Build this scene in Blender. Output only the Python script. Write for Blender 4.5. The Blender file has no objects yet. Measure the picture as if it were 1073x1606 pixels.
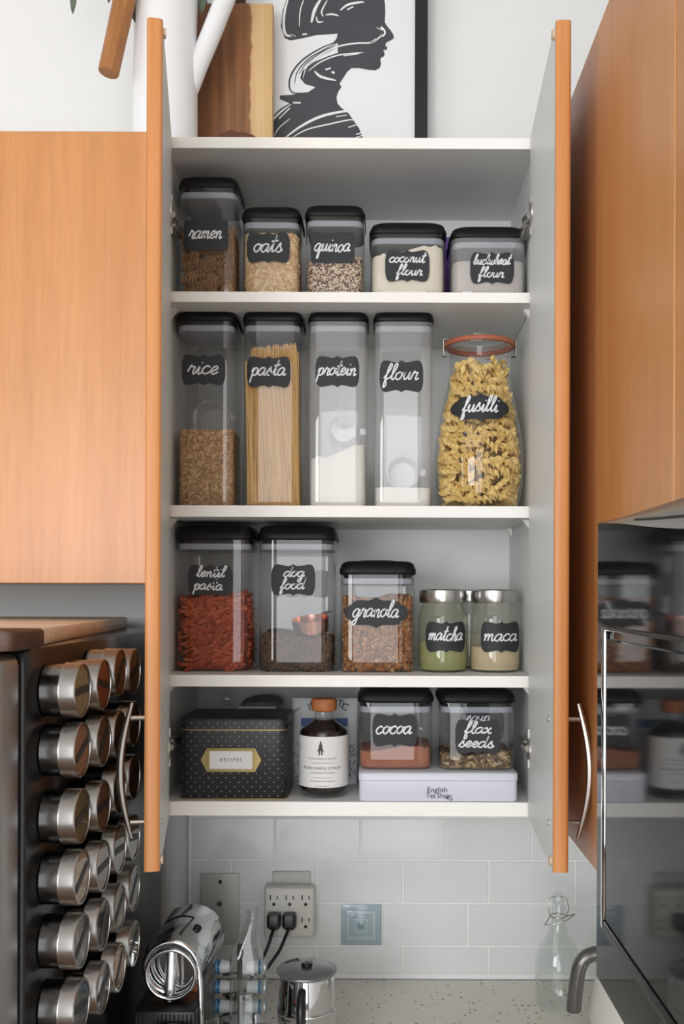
import bpy, bmesh, math, random
from mathutils import Vector, Matrix, Euler
from mathutils.geometry import tessellate_polygon
random.seed(7)
sc = bpy.context.scene
C = sc.collection
PI = math.pi
ZC = 1.633            # eye height: every z below is measured from eye level, Y = 0 is the front of the wall cabinet

# ------------------------------------------------------------------ camera
cam = bpy.data.cameras.new('camera'); cam_o = bpy.data.objects.new('camera', cam); C.objects.link(cam_o)
cam_o.location = (0, -1.495, ZC)
cam_o.rotation_euler = (PI/2, 0, 0)
cam_o.rotation_euler.rotate_axis('Z', math.radians(0.2))
cam.sensor_width = 36; cam.sensor_height = 36; cam.sensor_fit = 'AUTO'
cam.lens = 1495/1606*36
cam.shift_x = -58.5/1606; cam.shift_y = 132/1606
cam.clip_start = 0.02
sc.camera = cam_o
# ------------------------------------------------------------------ light
sc.view_settings.view_transform = 'Standard'; sc.view_settings.look = 'None'
sc.view_settings.gamma = 1; sc.view_settings.use_curve_mapping = False
sc.view_settings.exposure = -0.93
w = bpy.data.worlds.new('world'); sc.world = w; w.use_nodes = True
w.node_tree.nodes['Background'].inputs[0].default_value = (0.80, 0.90, 1.0, 1)
w.node_tree.nodes['Background'].inputs[1].default_value = 1.0
def area(name, loc, rot, sx, sy, power, col):
    l = bpy.data.lights.new(name, 'AREA'); l.shape = 'RECTANGLE'; l.size = sx; l.size_y = sy; l.energy = power; l.color = col
    o = bpy.data.objects.new(name, l); C.objects.link(o); o.location = loc; o.rotation_euler = rot; o['kind'] = 'helper'
    return o
# daylight entering by the two windows of the wall behind the photographer and the one to the left
area('window_daylight', (-1.55, -3.50, 1.75), (PI/2, 0, 0), 1.30, 1.5, 98, (0.99, 0.992, 1.0))
area('window_daylight', (-0.20, -3.50, 1.485), (PI/2, 0, 0), 1.10, 2.7, 66, (0.99, 0.992, 1.0))
area('window_daylight', (-2.56, -1.90, 1.75), (0, -PI/2, 0), 1.5, 1.4, 40, (0.96, 0.98, 1.0))
try:
    sc.cycles.transparent_max_bounces = 48; sc.cycles.max_bounces = 14; sc.cycles.diffuse_bounces = 6
    sc.cycles.glossy_bounces = 5; sc.cycles.transmission_bounces = 8
    sc.cycles.sample_clamp_indirect = 6.0
except Exception: pass

# ------------------------------------------------------------------ materials
MATS = {}
def base(name):
    m = bpy.data.materials.new(name); m.use_nodes = True
    nt = m.node_tree; b = nt.nodes['Principled BSDF']; MATS[name] = m
    return m, nt, b
def c4(c): return (c[0], c[1], c[2], 1)
def srgb(r, g, b):
    f = lambda v: (v/255/12.92 if v/255 <= .04045 else ((v/255+.055)/1.055)**2.4)
    return (f(r), f(g), f(b))
def coords(nt, scale=(1,1,1), rot=(0,0,0)):
    t = nt.nodes.new('ShaderNodeTexCoord'); mp = nt.nodes.new('ShaderNodeMapping')
    mp.inputs['Scale'].default_value = scale; mp.inputs['Rotation'].default_value = rot
    nt.links.new(t.outputs['Object'], mp.inputs['Vector']); return mp.outputs['Vector']
def ramp(nt, fac, stops, interp='LINEAR'):
    r = nt.nodes.new('ShaderNodeValToRGB'); r.color_ramp.interpolation = interp
    els = r.color_ramp.elements
    while len(els) < len(stops): els.new(0.5)
    for e, (p, c) in zip(els, stops): e.position = p; e.color = c4(c)
    nt.links.new(fac, r.inputs['Fac']); return r.outputs['Color']
def noise(nt, vec, scale, detail=3, rough=.55, dist=0):
    n = nt.nodes.new('ShaderNodeTexNoise'); n.inputs['Scale'].default_value = scale; n.inputs['Detail'].default_value = detail
    n.inputs['Roughness'].default_value = rough; n.inputs['Distortion'].default_value = dist
    nt.links.new(vec, n.inputs['Vector']); return n.outputs['Fac']
def bump(nt, b, h, strength, dist=.001):
    bp = nt.nodes.new('ShaderNodeBump'); bp.inputs['Strength'].default_value = strength; bp.inputs['Distance'].default_value = dist
    nt.links.new(h, bp.inputs['Height']); nt.links.new(bp.outputs['Normal'], b.inputs['Normal'])
def plain(name, col, rough=.5, metal=0, var=.05, vscale=6, bmp=0, bscale=200, spec=.5, coat=0):
    m, nt, b = base(name); v = coords(nt)
    f = noise(nt, v, vscale)
    lo = tuple(x*(1-var) for x in col); hi = tuple(min(1, x*(1+var)) for x in col)
    nt.links.new(ramp(nt, f, [(.3, lo), (.7, hi)]), b.inputs['Base Color'])
    b.inputs['Roughness'].default_value = rough; b.inputs['Metallic'].default_value = metal
    b.inputs['Specular IOR Level'].default_value = spec; b.inputs['Coat Weight'].default_value = coat
    if bmp: bump(nt, b, noise(nt, v, bscale, 2), bmp)
    return m
def wood(name, cols, scale, rough=.4, spec=.4, fine=.25, rot=(0,0,0)):
    # cols: colours across the grain; scale: stretched noise (small along the grain)
    m, nt, b = base(name); v = coords(nt, scale, rot)
    f = noise(nt, v, 1.0, 5, .6, .4)
    n = len(cols)
    c1 = ramp(nt, f, [(.28+.44*i/(n-1), c) for i, c in enumerate(cols)])
    v2 = coords(nt, tuple(s*9 for s in scale), rot); f2 = noise(nt, v2, 1.0, 3, .6)
    mx = nt.nodes.new('ShaderNodeMix'); mx.data_type = 'RGBA'; mx.blend_type = 'MULTIPLY'
    mx.inputs[0].default_value = fine
    nt.links.new(c1, mx.inputs[6]); nt.links.new(ramp(nt, f2, [(.35, (.55,.5,.45)), (.6, (1,1,1))]), mx.inputs[7])
    nt.links.new(mx.outputs[2], b.inputs['Base Color'])
    b.inputs['Roughness'].default_value = rough; b.inputs['Specular IOR Level'].default_value = spec
    bump(nt, b, f2, .05, .0005)
    return m
def clear(name, tint=(1,1,1), f0=.045, fmax=.75, rough=.03, power=4, haze=0, hazecol=(.8,.8,.8)):
    # thin clear plastic or glass: light passes straight through, the rest is mirrored by the viewing angle
    m = bpy.data.materials.new(name); m.use_nodes = True; nt = m.node_tree; MATS[name] = m
    nt.nodes.remove(nt.nodes['Principled BSDF']); out = nt.nodes['Material Output']
    tr = nt.nodes.new('ShaderNodeBsdfTransparent'); tr.inputs[0].default_value = c4(tint)
    gl = nt.nodes.new('ShaderNodeBsdfGlossy'); gl.inputs['Roughness'].default_value = rough; gl.inputs[0].default_value = (1,1,1,1)
    lw = nt.nodes.new('ShaderNodeLayerWeight'); lw.inputs['Blend'].default_value = .5
    pw = nt.nodes.new('ShaderNodeMath'); pw.operation = 'POWER'; pw.inputs[1].default_value = power
    mr = nt.nodes.new('ShaderNodeMapRange'); mr.inputs['To Min'].default_value = f0; mr.inputs['To Max'].default_value = fmax
    mix = nt.nodes.new('ShaderNodeMixShader')
    nt.links.new(lw.outputs['Facing'], pw.inputs[0]); nt.links.new(pw.outputs[0], mr.inputs['Value'])
    nt.links.new(mr.outputs['Result'], mix.inputs[0])
    src = tr.outputs[0]
    if haze:
        df = nt.nodes.new('ShaderNodeBsdfDiffuse'); df.inputs[0].default_value = c4(hazecol)
        mh = nt.nodes.new('ShaderNodeMixShader'); mh.inputs[0].default_value = haze
        nt.links.new(src, mh.inputs[1]); nt.links.new(df.outputs[0], mh.inputs[2]); src = mh.outputs[0]
    nt.links.new(src, mix.inputs[1]); nt.links.new(gl.outputs[0], mix.inputs[2])
    nt.links.new(mix.outputs[0], out.inputs['Surface'])
    return m
def grains(name, cols, rough=.7, spec=.3):
    # one colour for each loose piece of a joined mesh
    m, nt, b = base(name); g = nt.nodes.new('ShaderNodeNewGeometry')
    n = len(cols)
    nt.links.new(ramp(nt, g.outputs['Random Per Island'], [(i/max(1,n-1)*.98, c) for i, c in enumerate(cols)]), b.inputs['Base Color'])
    b.inputs['Roughness'].default_value = rough; b.inputs['Specular IOR Level'].default_value = spec
    return m
def by_object(name, cols, rough=.6):
    # one shade for each separate object
    m, nt, b = base(name); g = nt.nodes.new('ShaderNodeObjectInfo'); n = len(cols)
    nt.links.new(ramp(nt, g.outputs['Random'], [(i/(n-1), c) for i, c in enumerate(cols)]), b.inputs['Base Color'])
    b.inputs['Roughness'].default_value = rough; b.inputs['Specular IOR Level'].default_value = .35
    return m
def speckle(name, cols, scale, rough=.7, bmp=.6):
    m, nt, b = base(name); v = coords(nt)
    vo = nt.nodes.new('ShaderNodeTexVoronoi'); vo.inputs['Scale'].default_value = scale
    nt.links.new(v, vo.inputs['Vector'])
    sep = nt.nodes.new('ShaderNodeSeparateColor'); nt.links.new(vo.outputs['Color'], sep.inputs[0])
    n = len(cols)
    nt.links.new(ramp(nt, sep.outputs[0], [(i/n, c) for i, c in enumerate(cols)], 'CONSTANT'), b.inputs['Base Color'])
    b.inputs['Roughness'].default_value = rough
    if bmp: bump(nt, b, vo.outputs['Distance'], bmp, .002)
    return m

OR1 = srgb(212, 146, 84)
plain('wall_paint', srgb(229,229,228), .75, var=.015, vscale=2, bmp=.04, bscale=300)
plain('ceiling_paint', srgb(240,240,238), .8, var=.01)
plain('floor_tile', srgb(112,88,68), .45, var=.1)
plain('taupe_paint', srgb(150,146,142), .7, var=.02)
wood('veneer', [srgb(190,128,72), srgb(200,139,83), srgb(207,147,92)], (14,14,.9), .34, .6, .18)
wood('edge_band', [srgb(198,130,72), srgb(208,141,83), srgb(215,150,92)], (60,60,1.2), .38, .45, .15)
plain('melamine', srgb(220,222,220), .42, var=.01, vscale=3)
plain('shelf_edge', srgb(246,245,240), .5, var=.01)
plain('steel', (.55,.54,.52), .26, 1, .06, 30)
plain('tin_lid_steel', (.35,.34,.325), .24, 1, .06, 30)
plain('tin_body_steel', (.24,.235,.23), .22, 1, .08, 30)  # darker than the lids: the dark fridge's reflection is put into the colour
plain('brushed', (.50,.49,.47), .34, 1, .12, 60)
plain('chrome', (.72,.73,.75), .06, 1, .02, 5)
plain('nickel', (.46,.44,.41), .34, 1, .05, 40)
plain('hinge_metal', (.55,.53,.49), .35, 1, .1, 60)
plain('lid_black', srgb(20,19,21), .42, var=.08, spec=.2)
plain('gasket', srgb(150,155,164), .5, var=.03)
clear('clear_plastic', (.925,.93,.935), .045, .8, .025)
clear('clear_plastic_dusty', (.95,.955,.96), .06, .8, .03, haze=.16, hazecol=(.85,.85,.86))
clear('clear_glass', (.955,.97,.965), .045, .85, .01)
clear('thin_glass', (.93,.945,.94), .06, 1.0, .01, power=3)
plain('chalk_label', srgb(40,43,46), .62, var=.06, vscale=30)
plain('chalk_ink', srgb(226,229,232), .7, var=.03, vscale=80)
plain('black_plastic', srgb(20,20,21), .35, var=.1)
plain('white_plastic', srgb(208,206,198), .42, var=.02)
plain('dark_hole', srgb(14,14,14), .7, var=.05)
plain('tile_glaze', srgb(222,225,225), .12, var=.02, vscale=9, spec=.5)
plain('grout', srgb(236,237,235), .8, var=.03, vscale=60)
plain('tile_blue', srgb(160,177,184), .14, var=.06, vscale=25)
plain('tile_blue_light', srgb(180,194,198), .14, var=.05, vscale=25)
plain('tile_blue_dark', srgb(124,148,158), .14, var=.05, vscale=25)

# ------------------------------------------------------------------ mesh building
class MB:
    def __init__(s): s.v = []; s.f = []; s.m = []
    def add(s, vs, fs, mi=0, M=None):
        o = len(s.v)
        s.v += [tuple(M @ Vector(p)) if M is not None else tuple(p) for p in vs]
        s.f += [tuple(i+o for i in f) for f in fs]; s.m += [mi]*len(fs)
        return s
    def box(s, x0, x1, y0, y1, z0, z1, bev=0, mi=0, M=None, seg=1):
        if bev <= 0:
            vs = [(x,y,z) for z in (z0,z1) for y in (y0,y1) for x in (x0,x1)]
            return s.add(vs, [(0,2,3,1),(4,5,7,6),(0,1,5,4),(2,6,7,3),(0,4,6,2),(1,3,7,5)], mi, M)
        bm = bmesh.new(); bmesh.ops.create_cube(bm, size=1)
        for v in bm.verts: v.co = Vector(((x0+x1)/2+v.co.x*(x1-x0), (y0+y1)/2+v.co.y*(y1-y0), (z0+z1)/2+v.co.z*(z1-z0)))
        bmesh.ops.bevel(bm, geom=list(bm.edges), offset=bev, segments=seg, affect='EDGES', profile=.5)
        bm.verts.index_update()
        s.add([v.co.copy() for v in bm.verts], [[v.index for v in f.verts] for f in bm.faces], mi, M); bm.free()
        return s
    def loft(s, rings, n=40, caps=(1,1), mi=0, M=None):
        # rings: (cx, cy, z, rx, ry, p) - superellipse outlines of power p stacked in z
        vs, fs = [], []
        for (cx,cy,z,rx,ry,p) in rings:
            for i in range(n):
                a = 2*PI*(i+.5)/n; ca, sa = math.cos(a), math.sin(a)
                vs.append((cx+rx*math.copysign(abs(ca)**(2/p), ca), cy+ry*math.copysign(abs(sa)**(2/p), sa), z))
        for k in range(len(rings)-1):
            for i in range(n):
                j = (i+1) % n
                fs.append((k*n+i, k*n+j, (k+1)*n+j, (k+1)*n+i))
        if caps[0]: fs.append(tuple(range(n))[::-1])
        if caps[1]: fs.append(tuple(range((len(rings)-1)*n, len(rings)*n)))
        return s.add(vs, fs, mi, M)
    def lathe(s, cx, cy, prof, n=32, caps=(1,1), mi=0, M=None):
        return s.loft([(cx,cy,z,r,r,2) for (r,z) in prof], n, caps, mi, M)
    def tube(s, pts, r, n=8, mi=0, closed=False, M=None):
        P = [Vector(p) for p in pts]; L = len(P); vs, fs = [], []
        up = None
        for i in range(L):
            if closed: t = P[(i+1)%L]-P[i-1]
            else: t = P[min(i+1,L-1)]-P[max(i-1,0)]
            t.normalize()
            if up is None: up = Vector((0,0,1)) if abs(t.z) < .9 else Vector((1,0,0))
            a = t.cross(up).normalized(); up = a.cross(t).normalized()
            rr = r[i] if isinstance(r, (list,tuple)) else r
            for k in range(n):
                q = 2*PI*k/n; vs.append(P[i]+a*(rr*math.cos(q))+up*(rr*math.sin(q)))
        for i in range(L if closed else L-1):
            j = (i+1) % L
            for k in range(n):
                l = (k+1) % n; fs.append((i*n+k, i*n+l, j*n+l, j*n+k))
        if not closed:
            fs.append(tuple(range(n))[::-1]); fs.append(tuple(range((L-1)*n, L*n)))
        return s.add(vs, fs, mi, M)
    def ring(s, cx, cy, cz, R, r, axis='Z', n=36, k=8, mi=0):
        pts = []
        for i in range(n):
            a = 2*PI*i/n; u, v = R*math.cos(a), R*math.sin(a)
            pts.append((cx+u, cy+v, cz) if axis == 'Z' else (cx, cy+u, cz+v) if axis == 'X' else (cx+u, cy, cz+v))
        return s.tube(pts, r, k, mi, True)
    def poly(s, pts, fn, mi=0):
        tris = tessellate_polygon([[Vector((p[0], p[1], 0)) for p in pts]])
        return s.add([fn(*p) for p in pts], [tuple(t) for t in tris], mi)
    def ribbon(s, pts, wd, fn, mi=0):
        P = [Vector((p[0],p[1])) for p in pts]; vs, fs = [], []; L = len(P)
        for i in range(L):
            t = P[min(i+1,L-1)]-P[max(i-1,0)]
            if t.length < 1e-9: t = Vector((1,0))
            t.normalize(); nn = Vector((-t.y, t.x))*(wd[i] if isinstance(wd,(list,tuple)) else wd)/2
            a, b = P[i]+nn, P[i]-nn; vs += [fn(a.x,a.y), fn(b.x,b.y)]
        fs = [(2*i,2*i+1,2*i+3,2*i+2) for i in range(L-1)]
        return s.add(vs, fs, mi)

ROOTLOC = {}
def empty(name, loc):
    o = bpy.data.objects.new(name, None); C.objects.link(o); o.empty_display_size = .02
    o.location = (loc[0], loc[1], loc[2]+ZC); return o
def tag(o, label, cat, group=None, kind=None):
    if label: o['label'] = label
    if cat: o['category'] = cat
    if group: o['group'] = group
    if kind: o['kind'] = kind
    return o
def world_of(o):
    p = Vector((0,0,0))
    while o is not None: p += Vector(o.location); o = o.parent
    return p
def obj(name, mb, mats, parent=None, smooth=40, label=None):
    if isinstance(mats, str): mats = [mats]
    xs = [v[0] for v in mb.v]; ys = [v[1] for v in mb.v]; zs = [v[2] for v in mb.v]
    org = Vector(((min(xs)+max(xs))/2, (min(ys)+max(ys))/2, min(zs)))
    me = bpy.data.meshes.new(name)
    me.from_pydata([(v[0]-org.x, v[1]-org.y, v[2]-org.z) for v in mb.v], [], mb.f)
    for m in mats: me.materials.append(MATS[m])
    if len(mats) > 1: me.polygons.foreach_set('material_index', mb.m)
    bm = bmesh.new(); bm.from_mesh(me)
    if len(bm.faces) < 20000: bmesh.ops.recalc_face_normals(bm, faces=list(bm.faces))
    bm.to_mesh(me); bm.free()
    if smooth:
        me.shade_smooth(); me.set_sharp_from_angle(angle=math.radians(smooth))
    o = bpy.data.objects.new(name, me); C.objects.link(o)
    wp = org+Vector((0,0,ZC))
    if parent is not None:
        o.parent = parent; o.location = wp-world_of(parent)
    else: o.location = wp
    if label: o['label'] = label
    return o
def struct(o): o['kind'] = 'structure'; return o
def copy_tree(o, parent=None):
    c = o.copy(); C.objects.link(c); c.parent = parent
    for ch in list(o.children): copy_tree(ch, c)
    return c
def S(y): return 1495/(1.495+y)        # photograph pixels per metre at depth y, used to turn measured sizes into metres
def WX(px, y): return (px-595)/S(y)
def WZ(py, y): return (935-py)/S(y)

# ------------------------------------------------------------------ handwriting
GL = {
'a': (1.15, [[(.9,.85),(.5,1.0),(.1,.7),(.05,.25),(.35,0),(.7,.3),(.9,.9),(.85,.3),(.95,.02),(1.25,.2)]]),
'c': (.95, [[(.85,.8),(.5,1.0),(.1,.65),(.1,.25),(.4,0),(.75,.1),(1.0,.35)]]),
'o': (1.0, [[(.5,1.0),(.1,.7),(.08,.3),(.4,0),(.75,.25),(.8,.7),(.5,1.0),(.7,.82),(1.1,.85)]]),
'e': (.9, [[(0,.3),(.4,.45),(.75,.75),(.5,1.0),(.15,.7),(.12,.25),(.45,0),(.9,.3)]]),
'i': (.65, [[(0,.2),(.3,.95),(.27,.3),(.4,0),(.7,.25)], [(.42,1.4),(.48,1.5)]]),
'l': (.7, [[(0,.2),(.4,1.0),(.62,1.8),(.42,2.05),(.25,1.5),(.25,.4),(.42,0),(.75,.25)]]),
'n': (1.1, [[(0,.65),(.15,.95),(.2,.5),(.2,0)], [(.2,.4),(.5,.95),(.75,.85),(.75,.3),(.85,0),(1.15,.25)]]),
'm': (1.45, [[(.02,.65),(.16,.95),(.2,.5),(.2,0)], [(.2,.4),(.45,.95),(.62,.8),(.62,0)], [(.62,.4),(.9,.95),(1.08,.8),(1.08,.25),(1.2,0),(1.5,.25)]]),
'r': (.9, [[(0,.3),(.25,1.1),(.35,.9),(.7,.9),(.6,.4),(.7,0),(1.0,.25)]]),
's': (.9, [[(0,.1),(.5,1.1),(.55,.7),(.8,.3),(.6,0),(.2,.08)], [(.6,0),(1.0,.3)]]),
't': (.75, [[(0,.2),(.35,1.0),(.50,2.0),(.33,.5),(.45,0),(.85,.25)], [(.0,1.22),(.85,1.36)]]),
'u': (1.12, [[(0,.5),(.15,.95),(.15,.35),(.35,0),(.65,.3),(.82,.95),(.8,.3),(.95,0),(1.2,.25)]]),
'f': (.75, [[(0,.2),(.45,1.1),(.65,1.8),(.45,2.05),(.3,1.5),(.25,.3),(.2,-.7),(.3,-.95),(.5,-.6),(.35,0),(.8,.3)]]),
'b': (.95, [[(0,.3),(.35,1.1),(.55,1.85),(.35,2.0),(.2,1.4),(.18,.3),(.4,0),(.75,.3),(.7,.8),(.45,.95),(.6,.75),(1.0,.8)]]),
'k': (1.0, [[(0,.2),(.35,1.1),(.5,1.8),(.3,1.9),(.2,1.3),(.18,0)], [(.2,.5),(.55,1.0),(.7,.8),(.35,.55),(.6,.1),(.8,0),(1.05,.25)]]),
'w': (1.25, [[(0,.7),(.12,.95),(.15,.3),(.35,0),(.6,.4),(.65,.9),(.65,.3),(.85,0),(1.1,.4),(1.1,.95),(1.35,.85)]]),
'h': (1.1, [[(0,.2),(.4,1.1),(.55,1.85),(.35,2.0),(.22,1.4),(.2,0)], [(.2,.4),(.5,.95),(.75,.8),(.73,.25),(.85,0),(1.15,.25)]]),
'p': (1.0, [[(0,.5),(.2,1.0),(.18,.2),(.12,-.9)], [(.18,.5),(.45,.98),(.8,.8),(.75,.2),(.45,0),(.2,.15)], [(.5,0),(1.05,.3)]]),
'q': (1.2, [[(.9,.85),(.5,1),(.1,.7),(.05,.25),(.35,0),(.7,.3),(.9,.95),(.85,0),(.8,-.9),(1.0,-.75),(1.0,-.2),(1.25,.25)]]),
'd': (1.2, [[(.9,.85),(.5,1),(.1,.7),(.05,.25),(.35,0),(.7,.3),(.92,.9),(1.08,2.0)], [(1.08,2.0),(.9,.4),(1.0,.02),(1.25,.25)]]),
'g': (1.15, [[(.9,.85),(.5,1),(.1,.7),(.05,.25),(.35,0),(.7,.3),(.9,.95),(.85,0),(.75,-.75),(.45,-.95),(.3,-.6),(.8,-.1),(1.2,.25)]]),
'x': (1.0, [[(0,.8),(.25,1.0),(.5,.4),(.75,0),(1.0,.2)], [(.85,1.0),(.1,0)]]),
' ': (.6, []),
}
def smooth2(pts, k=4):
    P = [Vector((p[0],p[1])) for p in pts]
    if len(P) < 3: return [tuple(p) for p in P]
    out = []
    for i in range(len(P)-1):
        p0, p1, p2, p3 = P[max(i-1,0)], P[i], P[i+1], P[min(i+2,len(P)-1)]
        for j in range(k):
            t = j/k
            q = .5*((2*p1)+(p2-p0)*t+(2*p0-5*p1+4*p2-p3)*t*t+(3*p1-p0-3*p2+p3)*t**3); out.append((q.x,q.y))
    out.append(tuple(P[-1])); return out
def script(mb, text, cx, cz, width, xh, fn, wd, slant=.28, rise=.0, seed=0):
    adv = sum(GL[c][0] for c in text); sx = width/adv; x = 0
    rnd = random.Random(seed+len(text))
    for ch in text:
        a, st = GL[ch]; dz = rnd.uniform(-.08,.08)
        for s_ in st:
            pts = smooth2([((x+p[0]+slant*(p[1]-.5)*xh/sx-adv/2)*sx+cx, (p[1]+dz-.5)*xh+cz+rise*(x-adv/2)*sx) for p in s_])
            mb.ribbon(pts, wd, fn)
        x += a
def label_edge(t, style):
    a = abs(t)
    if style == 'bracket':
        K = [(0,.50),(.10,.455),(.22,.43),(.45,.46),(.70,.495),(.84,.48),(.92,.42),(.965,.33),(1.0,.20)]
    elif style == 'plaque':
        K = [(0,.50),(.08,.46),(.20,.40),(.45,.405),(.62,.40),(.72,.34),(.79,.25),(.88,.22),(.95,.15),(1.0,.06)]
    else:
        K = [(0,.49),(.6,.5),(.93,.49),(.98,.44),(1.0,.34)]
    for (a0,v0),(a1,v1) in zip(K, K[1:]):
        if a <= a1: return v0+(v1-v0)*(a-a0)/(a1-a0)
    return K[-1][1]
def sticker(parent, lines, cx, cz, wd, ht, surf, style='bracket', xh=.010, pen=.0026, tw=.8, tilt=0):
    # chalkboard sticker bent over the jar's surface; surf(x, z) is the depth of the outside of the jar
    mb = MB(); n = 44; vs = []; fs = []; rows = 5
    xs = [(-1+2*i/n) for i in range(n+1)]
    for t in xs:
        e = label_edge(t, style)
        for k in range(rows):
            x = cx+t*wd/2; z = cz+ht*e*(1-2*k/(rows-1))+tilt*t*wd/2
            vs.append((x, surf(x,z)-.0007, z))
    for i in range(n):
        for k in range(rows-1): fs.append((i*rows+k, i*rows+k+1, (i+1)*rows+k+1, (i+1)*rows+k))
    mb.add(vs, fs)
    lab = obj('label', mb, 'chalk_label', parent)
    tx = MB(); nl = len(lines)
    for i, L in enumerate(lines):
        t, off, sc_ = L if isinstance(L, tuple) else (L, 0, 1)
        z = cz+(nl-1)*ht*.19-i*ht*.40
        script(tx, t, cx+off, z, wd*tw*sc_, xh, lambda a,b: (a, surf(a,b)-.0014, b), pen*.9, rise=tilt, seed=i)
    obj('lettering', tx, 'chalk_ink', lab, smooth=0, label='white handwritten lettering')
    return lab
def text(parent, name, body, cx, cz, size, mat, fn, spacing=1.0, width=None, bold=0):
    cu = bpy.data.curves.new('t', 'FONT'); cu.body = body; cu.size = 1; cu.align_x = 'CENTER'; cu.align_y = 'CENTER'
    cu.space_character = spacing; cu.resolution_u = 2; cu.offset = bold
    to = bpy.data.objects.new('t', cu); C.objects.link(to)
    bpy.context.view_layer.update()
    me = to.evaluated_get(bpy.context.evaluated_depsgraph_get()).to_mesh()
    w0 = max((v.co.x for v in me.vertices), default=1)-min((v.co.x for v in me.vertices), default=0)
    kx = (width/w0) if width else size
    mb = MB(); mb.add([fn(cx+v.co.x*kx, cz+v.co.y*size) for v in me.vertices], [list(p.vertices) for p in me.polygons])
    to.to_mesh_clear() if hasattr(to, 'to_mesh_clear') else None
    bpy.data.objects.remove(to); bpy.data.curves.remove(cu)
    return obj(name, mb, mat, parent, smooth=0)
def joined(name, mat, items, tmpl, smooth=40):
    # many loose pieces in one mesh: items = (location, euler, scale)
    vs, fs = tmpl; V = []; F = []
    for (l, e, s_) in items:
        M = Matrix.Translation(l) @ Euler(e).to_matrix().to_4x4() @ Matrix.Diagonal((*s_, 1))
        o = len(V); V += [tuple(M @ Vector(v)) for v in vs]; F += [tuple(i+o for i in f) for f in fs]
    mb = MB(); mb.v = V; mb.f = F; mb.m = [0]*len(F)
    return obj(name, mb, mat, smooth=smooth)
def ico(sub=1, j=0, seed=1):
    bm = bmesh.new(); bmesh.ops.create_icosphere(bm, subdivisions=sub, radius=.5)
    r = random.Random(seed)
    for v in bm.verts: v.co *= 1+r.uniform(-j,j)
    bm.verts.index_update(); t = ([tuple(v.co) for v in bm.verts], [[v.index for v in f.verts] for f in bm.faces]); bm.free(); return t

# ================================================================== the room
WALL_Y = .30; TOP = .719; BOT = -.345; CTR = -.718; FLOOR = -ZC; CEIL = 1.27
XR, XL, YB = .60, -2.60, -3.60
struct(obj('floor', MB().box(XL-.1, XR+.1, YB-.1, WALL_Y+.1, FLOOR-.05, FLOOR), 'floor_tile'))
struct(obj('ceiling', MB().box(XL-.1, XR+.1, YB-.1, WALL_Y+.1, CEIL, CEIL+.05), 'ceiling_paint'))
wall = struct(obj('wall_back', MB().box(XL-.1, XR+.1, WALL_Y, WALL_Y+.1, FLOOR, CEIL), 'wall_paint'))
struct(obj('wall_right', MB().box(XR, XR+.1, YB, WALL_Y, FLOOR, CEIL), 'wall_paint'))
def holed_wall(name, axis, pos, a0, a1, holes):
    # wall slab with rectangular window openings, built of strips
    mb = MB(); z0, z1 = FLOOR, CEIL
    def put(u0,u1,v0,v1):
        if axis == 'Y': mb.box(u0,u1,pos-.1,pos,v0,v1)
        else: mb.box(pos-.1,pos,u0,u1,v0,v1)
    cur = a0
    for (u0,u1,v0,v1) in sorted(holes):
        put(cur,u0,z0,z1); put(u0,u1,z0,v0); put(u0,u1,v1,z1); cur = u1
    put(cur,a1,z0,z1)
    return struct(obj(name, mb, 'taupe_paint'))
ZW0, ZW1 = 1.0-ZC, 2.5-ZC
holed_wall('wall_front', 'Y', YB, XL, XR, [(-2.2,-.9,ZW0,ZW1), (-.75,.35,.12-ZC,2.86-ZC)])
holed_wall('wall_left', 'X', XL, YB, WALL_Y, [(-2.6,-1.2,ZW0,ZW1)])
plain('window_white', srgb(238,238,236), .4, var=.01)
def window(name, axis, pos, u0, u1, ZW0=ZW0, ZW1=ZW1):
    mb = MB(); b = .045
    def put(a0,a1,v0,v1):
        if axis == 'Y': mb.box(a0,a1,pos-.07,pos-.02,v0,v1,.004)
        else: mb.box(pos-.07,pos-.02,a0,a1,v0,v1,.004)
    put(u0,u1,ZW0,ZW0+b); put(u0,u1,ZW1-b,ZW1); put(u0,u0+b,ZW0+b,ZW1-b); put(u1-b,u1,ZW0+b,ZW1-b)
    put((u0+u1)/2-.02,(u0+u1)/2+.02,ZW0+b,ZW1-b)
    struct(obj(name, mb, 'window_white'))
window('window_1','Y',YB,-2.2,-.9); window('window_2','Y',YB,-.75,.35,.12-ZC,2.86-ZC); window('window_3','X',XL,-2.6,-1.2)

# splashback tiles, each a piece of the wall
def tile(x0,x1,z0,z1):
    g = .0014; x0 = max(x0,-.352); x1 = min(x1,XR-.002)
    if x1-x0 < .008: return
    obj('tile', MB().box(x0+g,x1-g,WALL_Y-.0075,WALL_Y-.001,z0+g,z1-g,.0012), 'tile_glaze', wall, smooth=0)
obj('grout_bed', MB().box(-.352,XR-.001,WALL_Y-.0062,WALL_Y,CTR,-.33), 'grout', wall)
rows = [(-.335,-.4154), (-.4154,-.4958), (-.4958,-.5762), (-.5762,-.6566), (-.6566,-.7105)]
for i, (zt, zb) in enumerate(rows):
    if i == 3:
        for k in range(5): tile(.0072+.161*k, .0072+.161*(k+1), zb, zt)
        for k in range(3): tile(-.0708-.161*(k+1), -.0708-.161*k, zb, zt)
    else:
        x0 = (-.0336 if i % 2 else .0468)-.161*3
        for k in range(9): tile(x0+.161*k, x0+.161*(k+1), zb, zt)
struct(obj('trim_1', MB().box(-.358,-.352,WALL_Y-.010,WALL_Y,CTR,-.345,.002), 'tile_glaze'))
zt, zb = rows[3]; zm = (zt+zb)/2; xm = (-.0708+.0072)/2
dt = empty('decorative_tile', (xm, WALL_Y-.008, zb)); dt.parent = wall; dt.location -= world_of(wall)
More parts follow.
